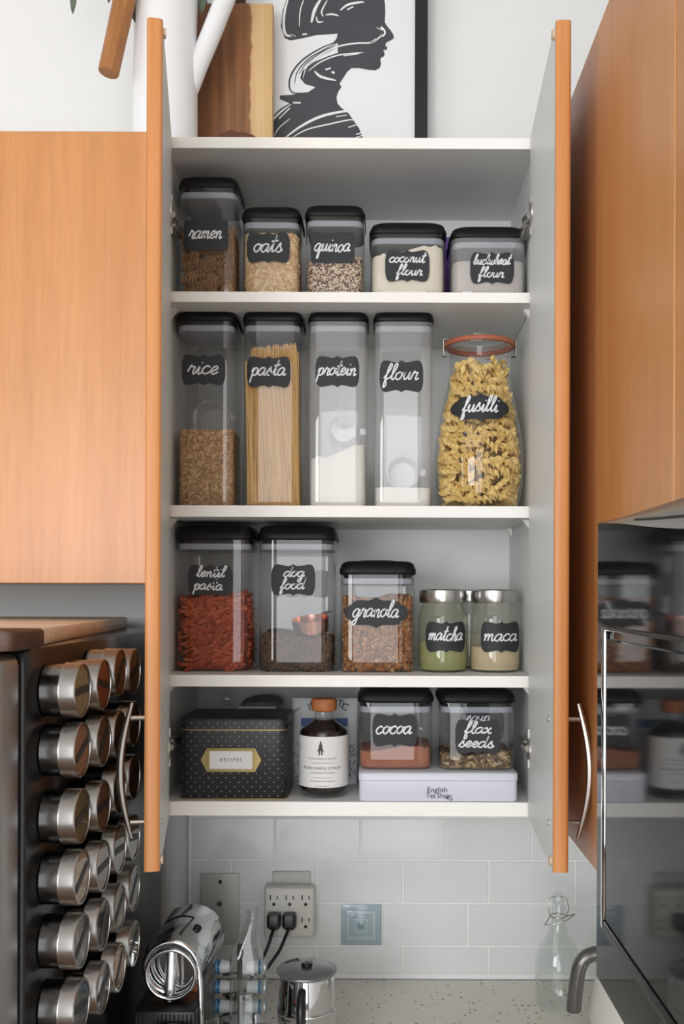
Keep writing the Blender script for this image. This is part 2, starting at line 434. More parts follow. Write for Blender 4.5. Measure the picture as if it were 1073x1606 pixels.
for (h, y, mt, nm) in ((.0385,.0085,'tile_blue','tile_face'),(.0275,.0105,'tile_blue_light','raised_square'),(.0215,.0120,'tile_blue','raised_square'),(.0135,.0135,'tile_blue_light','raised_square'),(.0100,.0150,'tile_blue','raised_square'),(.0048,.0165,'tile_blue_dark','raised_square')):
    obj(nm, MB().box(xm-h,xm+h,WALL_Y-y,WALL_Y-.0005,zm-h,zm+h,.0012,seg=2), mt, dt)

# worktop
m, nt, b = base('quartz'); v = coords(nt)
vo = nt.nodes.new('ShaderNodeTexVoronoi'); vo.inputs['Scale'].default_value = 95; nt.links.new(v, vo.inputs['Vector'])
sp = nt.nodes.new('ShaderNodeSeparateColor'); nt.links.new(vo.outputs['Color'], sp.inputs[0])
spots = ramp(nt, vo.outputs['Distance'], [(.0,(1,1,1)),(.24,(1,1,1)),(.30,(0,0,0))])
few = ramp(nt, sp.outputs[0], [(0,(0,0,0)),(.60,(1,1,1))], 'CONSTANT')
mu = nt.nodes.new('ShaderNodeMix'); mu.data_type = 'RGBA'; mu.blend_type = 'MULTIPLY'; mu.inputs[0].default_value = 1
nt.links.new(spots, mu.inputs[6]); nt.links.new(few, mu.inputs[7])
mx = nt.nodes.new('ShaderNodeMix'); mx.data_type = 'RGBA'
nt.links.new(mu.outputs[2], mx.inputs[0])
mx.inputs[6].default_value = c4(srgb(220,215,203))
nt.links.new(ramp(nt, sp.outputs[1], [(0,srgb(120,108,96)),(.5,srgb(160,150,138)),(1,srgb(225,222,214))]), mx.inputs[7])
nt.links.new(mx.outputs[2], b.inputs['Base Color']); b.inputs['Roughness'].default_value = .28
ct = obj('countertop', MB().box(-.36,XR-.001,-.335,WALL_Y-.009,CTR-.035,CTR,.003), 'quartz')
tag(ct, 'cream speckled stone worktop below the tiled wall', 'countertop')
bc = empty('base_cabinet', (.12,0,FLOOR)); tag(bc, 'orange veneered base cabinet under the speckled worktop', 'cabinet')
obj('body', MB().box(-.355,XR-.002,-.29,WALL_Y-.002,FLOOR,CTR-.035), 'melamine', bc)
for k in range(2): obj('door', MB().box(-.353+.475*k,-.353+.475*k+.47,-.312,-.291,FLOOR+.1,CTR-.04,.002), 'veneer', bc)

# ================================================================== wall cabinet with its two open doors
IL, IR = -.339, .2425
cab = empty('wall_cabinet', (-.048,.15,BOT)); tag(cab, 'tall open white-lined wall cabinet with two orange wooden doors and shelves', 'cabinet')
def cpart(name, a, mats='melamine', bev=.0008): return obj(name, MB().box(*a, bev), mats, cab)
def two(name, x0,x1,y0,y1,z0,z1):
    mb = MB().box(x0,x1,y0+.0015,y1,z0,z1).box(x0,x1,y0,y0+.0015,z0,z1,0,1)
    return obj(name, mb, ['melamine','shelf_edge'], cab)
two('side_panel', IL-.016,IL,0,.285,BOT,TOP); two('side_panel', IR,IR+.016,0,.285,BOT,TOP)
two('top_panel', IL,IR,0,.285,TOP-.017,TOP); two('bottom_panel', IL,IR,0,.285,BOT,-.323)
cpart('back_panel', (IL-.016,IR+.016,.2852,.2935,BOT,TOP))
SH = [(.462,.478),(.124,.142),(-.143,-.125)]
for (a,b_) in SH: two('shelf', IL+.001,IR-.001,.004,.283,a,b_)
plain('peg_white', srgb(230,230,226), .4, var=.02)
for (a,b_) in SH:
    for x, sgn in ((IL+.001,1),(IR-.001,-1)):
        for y in (.035,.235):
            mb = MB(); mb.add([(x,y,a-.0005),(x+sgn*.012,y,a-.0005),(x,y,a-.016),(x,y+.012,a-.0005),(x+sgn*.012,y+.012,a-.0005),(x,y+.012,a-.016)],
                   [(0,1,2),(3,5,4),(0,3,4,1),(1,4,5,2),(2,5,3,0)])
            obj('shelf_peg', mb, 'peg_white', cab)
def door(hx, fx, side):
    # slab whose inner face runs from (hx, -.002) at the hinge to (fx, -.30) at the free edge
    d = Vector((fx-hx, -.300)); L = d.length; d.normalize()
    nrm = Vector((d.y, -d.x)) if side < 0 else Vector((-d.y, d.x))   # outward
    if nrm.x*side < 0: nrm = -nrm
    def W(u,t,z): return (hx+d.x*u+nrm.x*t, -.002+d.y*u+nrm.y*t, z)
    T = .0195; z0, z1 = BOT, .721; e = .0012; vs = []; fs = []; mi = []
    # inner sheet, outer sheet, edge bands
    def slab(u0,u1,t0,t1,za,zb,k):
        o = len(vs); vs.extend([W(u,t,z) for z in (za,zb) for t in (t0,t1) for u in (u0,u1)])
        for f in [(0,2,3,1),(4,5,7,6),(0,1,5,4),(2,6,7,3),(0,4,6,2),(1,3,7,5)]: fs.append(tuple(i+o for i in f)); mi.append(k)
    slab(e,L-e,0,.0012,z0+e,z1-e,0); slab(e,L-e,.0012,T-.001,z0+e,z1-e,1); slab(e,L-e,T-.001,T,z0+e,z1-e,2)
    mb = MB(); mb.v = vs; mb.f = fs; mb.m = mi
    dr = obj('door', mb, ['melamine','edge_band','veneer'], cab, smooth=0, label='orange veneered door standing open, white on its inner face')
    # rounded edge bands
    r = T/2
    for (ua,ub) in ((L-e, L+.0015),):
        prof = []; n = 6
        pts = [(ua,0),(ub-.004,0),(ub-.0012,.0012),(ub,.004),(ub,T-.004),(ub-.0012,T-.0012),(ub-.004,T),(ua,T)]
        m2 = MB(); m2.add([W(u,t,z0) for u,t in pts]+[W(u,t,z1) for u,t in pts], [tuple(range(8))[::-1], tuple(range(8,16))]+[(i,(i+1)%8,8+(i+1)%8,8+i) for i in range(8)])
        obj('edge_band', m2, 'edge_band', dr, smooth=60)
    # bow handle on the outer face
    u = L-.040; pts = []; zt, zb = -.150, -.300
    for i in range(25):
        q = i/24; z = zt+.012+(zb-zt-.024)*q; pts.append(W(u+.006*math.sin(PI*q), T+.018+.014*math.sin(PI*q), z))
    hb = MB().tube(pts, [.0028+.0022*math.sin(PI*min(1,max(0,i/24))) for i in range(25)], 8)
    for z in (zt+.020, zb-.020+.04-.04):
        pass
    for z in (zt+.004, zb-.004):
        hb.tube([W(u,T,z+(-.012 if z>-.2 else .012)), W(u,T+.022,z+(-.012 if z>-.2 else .012))], .0032, 8)
    obj('handle', hb, 'nickel', dr, label='brushed nickel bow handle')
    for z in (zt-.008, zb+.008):
        obj('handle_screw', MB().tube([W(u,0,z),W(u,-.0015,z)], .0042, 10), 'hinge_metal', dr)
    plain_b = 'bumper'
    for z in (z1-.012, z0+.012):
        obj('bumper', MB().tube([W(L-.010,0,z),W(L-.010,-.0035,z)], .006, 10), 'bumper', dr)
    # two hinges
    for zc in (.59,-.235):
        h = empty('hinge', (hx,0,zc)); h.parent = cab; h.location -= world_of(cab)
        obj('hinge_cup', MB().tube([W(.026,0,zc),W(.026,-.0025,zc)], .0165, 18), 'hinge_metal', h)
        m3 = MB(); m3.add([W(q,t,z) for z in (zc-.030,zc+.030) for t in (0,-.0025) for q in (.006,.018)], [(0,2,3,1),(4,5,7,6),(0,1,5,4),(2,6,7,3),(0,4,6,2),(1,3,7,5)])
        obj('hinge_plate', m3, 'nickel', h)
        xi = IL if side < 0 else IR; s_ = 1 if side < 0 else -1
        obj('hinge_arm', MB().box(min(xi,xi+s_*.016),max(xi,xi+s_*.016),.003,.062,zc-.0085,zc+.0085,.002), 'hinge_metal', h)
        a, b2 = W(.018,-.002,zc), (xi+s_*.012,.012,zc)
        obj('hinge_link', MB().tube([a,((a[0]+b2[0])/2+s_*.004,(a[1]+b2[1])/2,zc),b2], .0058, 8), 'hinge_metal', h)
plain('bumper', srgb(205,180,150), .5, var=.05)
door(-.328, -.2734, -1); door(.234, .2182, 1)

# neighbouring cabinets
lc = empty('wall_cabinet', (-.80,.15,.018)); tag(lc, 'shorter orange veneered cabinet with closed doors above the fridge', 'cabinet')
obj('body', MB().box(-1.26,-.3575,0,.2935,.020,TOP-.002), 'melamine', lc)
obj('end_strip', MB().box(-.3572,-.3555,-.02,.2935,.018,TOP-.002), 'edge_band', lc)
for k in range(2):
    x1 = -.360-.451*k; obj('door', MB().box(x1-.448,x1,-.0205,-.0008,.018,.7178,.0012), 'veneer', lc)
rc = empty('wall_cabinet', (.44,-.2,BOT)); tag(rc, 'tall orange veneered cabinet with closed door on the right wall', 'cabinet')
obj('body', MB().box(.294,XR-.001,-.606,WALL_Y-.002,BOT,TOP), 'melamine', rc)
obj('door', MB().box(.274,.2935,-.606,-.085,BOT,.719,.0012), 'veneer', rc)
obj('filler_strip', MB().box(.276,.2935,-.083,.0,BOT,.719,.001), 'veneer', rc)
mc = empty('wall_cabinet', (.44,-1.0,.08)); tag(mc, 'orange veneered cabinet directly above the microwave', 'cabinet')
obj('body', MB().box(.294,XR-.001,-1.37,-.608,.072,TOP), 'melamine', mc)
for k in range(2): obj('door', MB().box(.274,.2935,-.610-.381*(k+1)+.002,-.610-.381*k,.074,.719,.0012), 'veneer', mc)

# ================================================================== microwave under the right cabinets
XM = .198; y0m, y1m = -1.385, -.631
plain('black_glass', srgb(22,23,24), .05, var=.05, spec=.6)
plain('black_enamel', srgb(24,24,25), .3, var=.05)
plain('silver_paint', srgb(165,165,163), .22, .7, .03)
mw = empty('microwave', (.4,-1.0,BOT)); tag(mw, 'black glass-fronted microwave oven with chrome trim below the right cabinet', 'microwave')
obj('body', MB().box(XM+.030,XR-.001,y0m,y1m,-.343,.068,.003), 'black_enamel', mw)
def bow(y):                                                  # arched line between the dark glass and the silver top
    q = (y1m-y)/(y1m-y0m); q = min(q,1-q)*2; return .0668-.028*math.sin(max(0,q)*PI/2)**1.2
n = 40; mb = MB(); vs = []; fs = []
for i in range(n+1):
    y = y1m+(y0m-y1m)*i/n; zt_ = bow(y)
    vs += [(XM,y,-.343),(XM,y,zt_),(XM+.030,y,zt_),(XM+.030,y,-.343)]
for i in range(n):
    for k in range(4): fs.append((4*i+k, 4*i+(k+1)%4, 4*i+4+(k+1)%4, 4*i+4+k))
fs += [(0,1,2,3), (4*n+3,4*n+2,4*n+1,4*n)]
mb.add(vs, fs); obj('front_panel', mb, 'black_glass', mw, smooth=30)
vs = []; fs = []; mb = MB()
for i in range(n+1):
    y = y1m+(y0m-y1m)*i/n; zb_ = bow(y)+.0008
    vs += [(XM+.001,y,zb_),(XM+.004,y,(zb_+.069)/2),(XM+.012,y,.069),(XM+.030,y,.069),(XM+.030,y,zb_)]
for i in range(n):
    for k in range(5): fs.append((5*i+k, 5*i+(k+1)%5, 5*i+5+(k+1)%5, 5*i+5+k))
fs += [(0,1,2,3,4), (5*n+4,5*n+3,5*n+2,5*n+1,5*n)]
mb.add(vs, fs); obj('vent_band', mb, 'silver_paint', mw, smooth=60)
ln = MB().tube([(XM+.0035,y1m+(y0m-y1m)*q/40,bow(y1m+(y0m-y1m)*q/40)*.62+.069*.38) for q in range(6,35)],.0013,6)
obj('vent_line', ln, 'black_plastic', mw)
# window with its chrome surround
yl, yr, zt_, zb_ = -.664, -1.18, -.026, -.288
obj('window', MB().box(XM-.003,XM-.0005,yr+.010,yl-.010,zb_+.010,zt_-.010,.001), 'black_glass', mw)
tr = MB()
tr.box(XM-.0045,XM-.0004,yl-.010,yl,zb_,zt_,.0018,seg=2)
tr2 = MB().box(XM-.009,XM-.0004,yr,yr+.010,zb_,zt_,.003,seg=2); obj('window_trim', tr2, 'chrome', mw)
obj('window_trim', tr, 'chrome', mw, label='upright chrome strip')
obj('window_trim', MB().box(XM-.0045,XM-.0004,yr+.010,yl-.010,zt_-.003,zt_,.001), 'black_plastic', mw)
obj('window_trim', MB().box(XM-.0055,XM-.0004,yr+.010,yl-.010,zb_,zb_+.009,.002,seg=2), 'black_plastic', mw)

# ================================================================== fridge on the left
XF = -.385; yfb, yff = .20, -.458; ZF = -.0585
plain('fridge_black', srgb(22,22,24), .22, var=.08, spec=.5)
m, nt, b = base('fridge_steel'); v = coords(nt, (30,30,1.5)); f = noise(nt, v, 1, 4)
nt.links.new(ramp(nt, f, [(.3,(.34,.33,.32)),(.7,(.46,.45,.44))]), b.inputs['Base Color']); b.inputs['Metallic'].default_value = .9; b.inputs['Roughness'].default_value = .36
fr = empty('refrigerator', (-.83,-.25,FLOOR)); tag(fr, 'fridge with black side and brushed steel doors', 'refrigerator')
obj('body', MB().box(-1.27,XF,yff,yfb,FLOOR+.03,ZF,.006,seg=2), 'fridge_black', fr)
obj('door', MB().box(-1.27,XF,yff-.075,yff-.008,-.86,ZF-.003,.014,seg=4), 'fridge_steel', fr)
obj('door', MB().box(-1.27,XF,yff-.075,yff-.008,FLOOR+.04,-.868,.014,seg=4), 'fridge_steel', fr)
obj('door_seal', MB().box(-1.25,XF-.012,yff-.009,yff+.001,FLOOR+.06,ZF-.02), 'black_plastic', fr)
obj('foot_rail', MB().box(-1.25,XF-.03,yff+.01,yfb,FLOOR,FLOOR+.031), 'black_plastic', fr)
# boards lying on it
wood('pale_board', [srgb(216,194,168), srgb(232,214,192), srgb(240,226,208)], (2,22,22), .5, .3, .3)
wood('dark_board', [srgb(52,34,26), srgb(74,48,36), srgb(86,58,44)], (2,25,25), .45, .35, .3)
def board_poly(name, pts, z0, z1, mat, r=.012, parent=None):
    # rounded polygonal board with softened upper and lower edges
    P = [Vector(p) for p in pts]; out = []
    k = len(P)
    for i in range(k):
        a, p, c = P[i-1], P[i], P[(i+1)%k]
        d1 = (a-p).normalized(); d2 = (c-p).normalized()
        for j in range(6):
            t = j/5; q = (1-t)**2*(p+d1*r)+2*t*(1-t)*p+t*t*(p+d2*r); out.append(q)
    n = len(out); cen = sum(out, Vector((0,0)))/n; mb = MB(); vs = []; fs = []
    for (z, s_) in ((z0,-.003),(z0+.003,0),(z1-.003,0),(z1,-.003)):
        for q in out:
            d = (q-cen).normalized(); qq = q+d*s_; vs.append((qq.x,qq.y,z))
    for a in range(3):
        for i in range(n): fs.append((a*n+i, a*n+(i+1)%n, (a+1)*n+(i+1)%n, (a+1)*n+i))
    fs += [tuple(range(n))[::-1], tuple(range(3*n,4*n))]
    mb.add(vs, fs); return obj(name, mb, mat, parent, smooth=50)
tag(board_poly('cutting_board', [(-.387,-.425),(-.450,.225),(-.90,.225),(-.90,-.425)], ZF+.0005, ZF+.0195, 'pale_board', .03), 'large pale wooden cutting board lying on top of the fridge', 'cutting board')
tag(board_poly('cutting_board', [(-.372,-.520),(-.372,-.428),(-.90,-.428),(-.90,-.520)], ZF+.0005, ZF+.0215, 'dark_board', .012), 'narrow dark brown wooden board on the front edge of the fridge top', 'cutting board')

# magnetic spice tins on the fridge side
SP = {'sage':srgb(142,136,104),'chilli':srgb(140,62,34),'rust':srgb(128,78,44),'dark':srgb(50,42,38),'rose':srgb(158,116,92),'brown':srgb(104,72,50),
      'grey':srgb(120,116,108),'cream':srgb(176,160,126),'olive':srgb(98,94,62),'gold':srgb(150,112,52),'char':srgb(66,60,56),'pale':srgb(160,156,146)}
for k_, c_ in SP.items(): speckle('spice_'+k_, [tuple(x*.75 for x in c_), c_, tuple(min(1,x*1.2) for x in c_)], 420, .8, .3)
clear('tin_window', (.96,.96,.95), .06, .8, .04)
plain('tin_label', srgb(46,46,48), .5, var=.1)
cols = [(-.391, [-.110,-.179,-.2556,-.3265,-.400,-.476], ['sage','rose','olive','cream','grey','dark'], 'the column nearest the fridge door'),
        (-.305, [-.111,-.182,-.263,-.338,-.411,-.490], ['chilli','brown','brown','pale','char','grey'], 'the second column from the fridge door'),
        (-.230, [-.102,-.185,-.258,-.337,-.4145,-.494], ['rust','dark','char','pale','pale','gold'], 'the third column from the fridge door'),
        (-.155, [-.106,-.180,-.255,-.340,-.412,-.489], ['dark','dark','char','pale','grey','olive'], 'the column farthest from the fridge door')]
ORD = ['topmost','second from the top','third from the top','fourth from the top','fifth from the top','lowest']
R0 = .0320; Lb, Lt = .024, .0425
MX = Matrix.Rotation(PI/2, 4, 'Y')                          # z axis of a lathe turned to +X
random.seed(3)
for ci, (yc, zs, cs, cn) in enumerate(cols):
    for ri, (zc, cc) in enumerate(zip(zs, cs)):
        t = empty('spice_tin', (XF,yc,zc)); tag(t, f'round steel spice tin, {ORD[ri]} in {cn}', 'spice tin', 'magnetic spice tins on the fridge side')
        M = Matrix.Translation((XF,yc,zc)) @ MX
        obj('body', MB().lathe(0,0,[(R0-.004,.0005),(R0-.0015,.002),(R0-.0015,Lb+.004)],32,M=M), 'tin_body_steel', t)
        ld = obj('lid', MB().lathe(0,0,[(R0-.001,Lb-.0015),(R0+.0004,Lb-.0008),(R0+.0004,Lb+.0012),(R0-.0002,Lb+.002),(R0-.0002,Lt-.002),(R0-.0014,Lt),(R0-.0036,Lt),(R0-.0038,Lt-.0010)],40,(0,0),M=M), 'tin_lid_steel', t)
        obj('spice', MB().lathe(0,0,[(.020,Lb+.006),(R0-.0040,Lb+.006),(R0-.0040,Lt-.0020)],32,M=M), 'spice_'+cc, t)
        obj('window', MB().lathe(0,0,[(R0-.0038,Lt-.0010),(.001,Lt-.0010)],32,(0,0),M=M), 'tin_window', ld)
        a = random.uniform(-.6,.6)+.35
        M2 = Matrix.Translation((XF,yc,zc)) @ Matrix.Rotation(a, 4, 'X')
        obj('label_strip', MB().box(Lt-.0009,Lt-.0005,-.0235,.0235,-.0042,.0042,M=M2), 'tin_label', ld)

# ================================================================== storage containers
SUP = 7.0
def sup_pt(a, rx, ry, p=SUP):
    ca, sa = math.cos(a), math.sin(a)
    return rx*math.copysign(abs(ca)**(2/p), ca), ry*math.copysign(abs(sa)**(2/p), sa)
def front(xc, yc, rx, ry, p=SUP):
    return lambda x, z: yc-ry*max(0, 1-min(1,abs((x-xc)/rx))**p)**(1/p)
def fill(name, mat, xc, yc, rx, ry, z0, ztop, label, cat, p=SUP, n=56, rings=6, group=None):
    # contents settled in a jar; ztop(x, y) is the height of their upper surface
    mb = MB(); vs = []; fs = []
    def ringv(k, z=None):
        for i in range(n):
            x, y = sup_pt(2*PI*(i+.5)/n, rx*k, ry*k, p); x += xc; y += yc
            vs.append((x, y, ztop(x,y) if z is None else z))
    ringv(.96, z0); ringv(1, z0+.003)
    for q in range(1,4): 
        for i in range(n):
            x, y = sup_pt(2*PI*(i+.5)/n, rx, ry, p); x += xc; y += yc; vs.append((x,y,z0+.003+(ztop(x,y)-.002-z0-.003)*q/3))
    ringv(.985)
    for q in range(1,rings): ringv(.985*(1-q/rings))
    R = 5+rings
    for k in range(R-1):
        for i in range(n):
            j = (i+1) % n; fs.append((k*n+i,k*n+j,(k+1)*n+j,(k+1)*n+i))
    fs.append(tuple(range(n))[::-1]); fs.append(tuple(range((R-1)*n,R*n)))
    mb.add(vs, fs)
    return tag(obj(name, mb, mat, smooth=50), label, cat, group, 'stuff')
def container(label, xc, yf, wd, dp, z0, z1, mat='clear_plastic', lidh=.026):
    t = empty('storage_container', (xc,yf+dp/2,z0)); tag(t, label, 'container', 'clear push-lid storage containers')
    yc = yf+dp/2; rx, ry = wd/2, dp/2; zl = z1-lidh
    obj('body', MB().loft([(xc,yc,z0+.0008,rx*.90,ry*.90,SUP),(xc,yc,z0+.0022,rx*.955,ry*.955,SUP),(xc,yc,z0+.006,rx*.985,ry*.985,SUP),
        (xc,yc,z0+.02,rx,ry,SUP),(xc,yc,zl+.004,rx,ry,SUP),(xc,yc,zl+.004,rx-.002,ry-.002,SUP)], 56, (1,0)), mat, t)
    k = 1.03
    ld = obj('lid', MB().loft([(xc,yc,zl-.0105,rx-.006,ry-.006,SUP),(xc,yc,zl+.003,rx-.005,ry-.005,SUP),(xc,yc,zl+.0045,rx*k-.001,ry*k-.001,SUP),(xc,yc,zl+.006,rx*k,ry*k,SUP),(xc,yc,zl+.012,rx*k,ry*k,SUP),
        (xc,yc,z1-.005,rx*k-.004,ry*k-.004,SUP),(xc,yc,z1-.0015,rx*k-.009,ry*k-.009,6),(xc,yc,z1-.0005,rx*k-.015,ry*k-.015,5)], 56), 'lid_black', t)
    obj('push_button', MB().lathe(xc,yc,[(min(rx,ry)*.52,z1-.0015),(min(rx,ry)*.52,z1+.0008),(min(rx,ry)*.47,z1+.0016)],32), 'lid_black', ld)
    obj('gasket', MB().loft([(xc,yc,zl-.0120,rx-.0026,ry-.0026,SUP),(xc,yc,zl-.0108,rx-.0016,ry-.0016,SUP),(xc,yc,zl-.0030,rx-.0016,ry-.0016,SUP),(xc,yc,zl-.002,rx-.0026,ry-.0026,SUP)], 56), 'gasket', ld, label='pale grey silicone seal')
    return t, xc, yc, rx, ry
BAR = ico(1, .15, 4); LUMP = ico(1, .28, 9); OCT = ([(.5,0,0),(-.5,0,0),(0,.5,0),(0,-.5,0),(0,0,.5),(0,0,-.5)], [(0,2,4),(2,1,4),(1,3,4),(3,0,4),(2,0,5),(1,2,5),(3,1,5),(0,3,5)])
def scatter(n, xc, yc, rx, ry, z0, ztop, size, flat=1.0, top=.25, p=SUP, inset=.002, seed=1, front_only=True):
    r = random.Random(seed); out = []
    for _ in range(n):
        if r.random() < top:
            k = math.sqrt(r.random()); a = r.uniform(0,2*PI); x, y = sup_pt(a, rx*k*.97, ry*k*.97, p); z = ztop(xc+x,yc+y)
        else:
            if r.random() < .62:
                x = r.uniform(-.93,.93)*rx; y = -ry*(1-abs(x/rx)**p)**(1/p)
            else:
                a = r.uniform(-PI,PI) if not front_only else r.uniform(-PI*1.02, .02*PI); x, y = sup_pt(a, rx, ry, p)
            z = r.uniform(z0+.003, ztop(xc+x,yc+y)); x *= 1-inset/rx; y *= 1-inset/ry
        s_ = size*r.uniform(.7,1.25)
        out.append(((xc+x,yc+y,z), (r.uniform(0,6.3),r.uniform(0,6.3),r.uniform(0,6.3)), (s_, s_*flat, s_*flat*r.uniform(.7,1.1))))
    return out
def wob(z, amp, k=60, tilt=0, x0=0, seed=0):
    return lambda x, y: z+amp*(math.sin(x*k*1.3+seed)*.5+math.sin(y*k*.9+x*k*.6+seed*2)*.5)+tilt*(x-x0)
YF1 = .055
Z1 = .478; Z2 = .142; Z3 = -.125; Z4 = -.323
# ---- top shelf
def span(a, b_, y): return (WX(a,y)+WX(b_,y))/2
# ramen
yf = .045; xc = -.2800
t, xc, yc, rx, ry = container('clear container of brown ramen noodles, tallest on the top shelf', xc, yf, .096, .098, Z1, .681)
sf = front(xc,yc,rx,ry)
sticker(t, ['ramen'], WX(321,yf), WZ(370,yf), .072, .050, sf, 'square', .0125, .0026, .74)
wood('noodle', [srgb(128,92,56), srgb(158,118,76), srgb(176,136,92)], (40,40,40), .7, .2, .2)
for k in range(3):
    mb = MB(); r = random.Random(k); x0 = xc-.0285+.0285*k
    for q in range(60):
        z = Z1+.008+(.112)*r.random(); y = yc-.036+.074*r.random() if q > 40 else yc-.0375-.004*r.random()
        pts = [(x0+ (j/14-.5)*.0265, y+.0022*math.sin(j*1.9+q), z+.0035*math.sin(j*2.3+q*1.7)+(.0 if q%2 else .010*(j/14-.5))) for j in range(15)]
        mb.tube(pts, .0016, 5)
    mb.loft([(x0,yc,Z1+.004,.0115,.030,4),(x0,yc,Z1+.012,.0130,.034,4),(x0,yc,Z1+.112+.006*math.sin(k*2),.0130,.034,4),(x0,yc,Z1+.126+.006*math.sin(k*2),.0105,.030,4)], 24)
    tag(obj('ramen_cake', mb, 'noodle'), ['brown ramen noodle cake at the left inside the ramen container','brown ramen noodle cake in the middle of the ramen container','brown ramen noodle cake at the right inside the ramen container'][k], 'noodles', 'ramen noodle cakes')
# oats
yf = YF1; xc = WX(423,yf)
t, xc, yc, rx, ry = container('clear container of rolled oats between the ramen and the quinoa', xc, yf, .096, .098, Z1, WZ(321,yf))
sf = front(xc,yc,rx,ry); zt = wob(WZ(366,yf), .002, 90)
sticker(t, ['oats'], WX(419,yf), WZ(389,yf), .070, .050, sf, 'bracket', .0135, .0027, .66)
OAT = [srgb(196,158,108), srgb(216,182,134), srgb(228,198,152), srgb(204,168,118), srgb(234,208,168)]
speckle('oats_mass', OAT, 260, .8, .5); grains('oats_flake', OAT)
fill('rolled_oats', 'oats_mass', xc, yc, rx-.0035, ry-.0035, Z1+.003, zt, 'pale rolled oats filling the oats container', 'oats')
o = joined('oat_flakes', 'oats_flake', scatter(1500, xc, yc, rx-.0025, ry-.0025, Z1, zt, .0048, 1.0, .2, seed=2), ([(.5*math.cos(i*PI/3),.5*math.sin(i*PI/3),.08) for i in range(6)]+[(0,0,-.1)], [(0,1,2,3,4,5)]+[(i,6,(i+1)%6) for i in range(6)]), 0)
tag(o, 'loose flakes at the surface of the rolled oats', 'oats', None, 'stuff')
# quinoa
xc = WX(523,yf)
t, xc, yc, rx, ry = container('clear container of mixed quinoa between the oats and the coconut flour', xc, yf, .097, .098, Z1, WZ(318,yf))
sf = front(xc,yc,rx,ry); zt = wob(WZ(404,yf), .003, 40, .10, xc)
sticker(t, ['quinoa'], WX(520,yf), WZ(389,yf), .072, .050, sf, 'square', .0125, .0025, .80)
QU = [srgb(62,36,30), srgb(206,182,152), srgb(120,74,56), srgb(226,208,184), srgb(188,160,130), srgb(84,48,38), srgb(214,194,168)]
speckle('quinoa_mass', QU, 420, .7, .5); grains('quinoa_grain', QU)
fill('quinoa', 'quinoa_mass', xc, yc, rx-.003, ry-.003, Z1+.003, zt, 'red, white and black quinoa in the quinoa container', 'quinoa')
o = joined('quinoa_grains', 'quinoa_grain', scatter(3200, xc, yc, rx-.0022, ry-.0022, Z1, zt, .0022, .9, .15, seed=5), OCT, 60)
tag(o, 'loose grains at the surface of the quinoa', 'quinoa', None, 'stuff')
# coconut flour and buckwheat flour
plain('flour_cream', srgb(228,219,200), .9, var=.02, vscale=40, bmp=.25, bscale=300)
plain('flour_grey', srgb(188,178,170), .9, var=.03, vscale=40, bmp=.2, bscale=300)
plain('flour_white', srgb(228,225,216), .9, var=.015, vscale=40, bmp=.2, bscale=300)
xc = WX(638.5,yf)
t, xc, yc, rx, ry = container('clear container of cream coconut flour with heaped top', xc, yf, .124, .120, Z1, WZ(345,yf))
sf = front(xc,yc,rx,ry); zz = WZ(390,yf)
fill('coconut_flour', 'flour_cream', xc, yc, rx-.003, ry-.003, Z1+.003, lambda x,y: zz+(.006 if x > xc-.018 else -.008)*min(1,abs(x-xc+.018)/.006)+.0015*math.sin(x*300)+.001*math.sin(x*720+y*90), 'cream coconut flour piled up in its container', 'flour')
sticker(t, [('coconut',0,1),('flour',.004,.72)], WX(637,yf), WZ(417,yf), .072, .052, sf, 'bracket', .0085, .0025, .80)
xc = WX(765.5,yf)
t, xc, yc, rx, ry = container('clear container of greyish buckwheat flour at the right end of the top shelf', xc, yf, .123, .120, Z1, WZ(351,yf), 'clear_plastic_dusty')
sf = front(xc,yc,rx,ry)
fill('buckwheat_flour', 'flour_grey', xc, yc, rx-.003, ry-.003, Z1+.003, wob(WZ(407,yf), .0008, 30), 'grey beige buckwheat flour with a level top', 'flour')
sticker(t, [('buckwheat',0,1.02),('flour',-.001,.70)], WX(770,yf), WZ(420,yf), .071, .052, sf, 'bracket', .0082, .0024, .82)
plain('purple_bag', srgb(104,62,150), .4, var=.15, vscale=30)
pb = empty('food_packet', (.108,.232,Z1)); tag(pb, 'purple packet hidden behind the two flour containers on the top shelf', 'packet')
obj('pouch', MB().loft([(.108,.232,Z1+.0006,.055,.026,4),(.108,.232,Z1+.05,.057,.028,4),(.108,.232,Z1+.13,.057,.016,4),(.108,.232,Z1+.150,.057,.003,4)], 32), 'purple_bag', pb)
obj('sealed_top', MB().box(.051,.165,.2305,.2335,Z1+.150,Z1+.172,.0005), 'purple_bag', pb)

# ---- second shelf, four tall containers
def tall(label, pxc, mat='clear_plastic'):
    return container(label, WX(pxc,YF1), YF1, .0965, .0985, Z2, WZ(482,YF1), mat, .027)
t, xc, yc, rx, ry = tall('tall clear container of brown rice at the left of the second shelf', 321)
xr = xc; sf = front(xc,yc,rx,ry); zt = wob(WZ(674,YF1), .0012, 60)
sticker(t, ['rice'], WX(318,YF1), WZ(581,YF1), .071, .051, sf, 'bracket', .0130, .0028, .70)
RI = [srgb(150,112,76), srgb(176,138,98), srgb(196,160,120), srgb(164,126,88), srgb(208,176,136)]
speckle('rice_mass', RI, 300, .75, .5); grains('rice_grain', RI)
fill('brown_rice', 'rice_mass', xc, yc, rx-.003, ry-.003, Z2+.003, zt, 'brown rice filling the lower third of its container', 'rice')
o = joined('rice_grains', 'rice_grain', scatter(2300, xc, yc, rx-.0022, ry-.0022, Z2, zt, .0062, .36, .12, seed=8), OCT, 60)
tag(o, 'loose grains at the surface of the brown rice', 'rice', None, 'stuff')
clear('scoop_plastic', (.93,.935,.94), .07, .7, .08, haze=.10, hazecol=(.8,.8,.82))
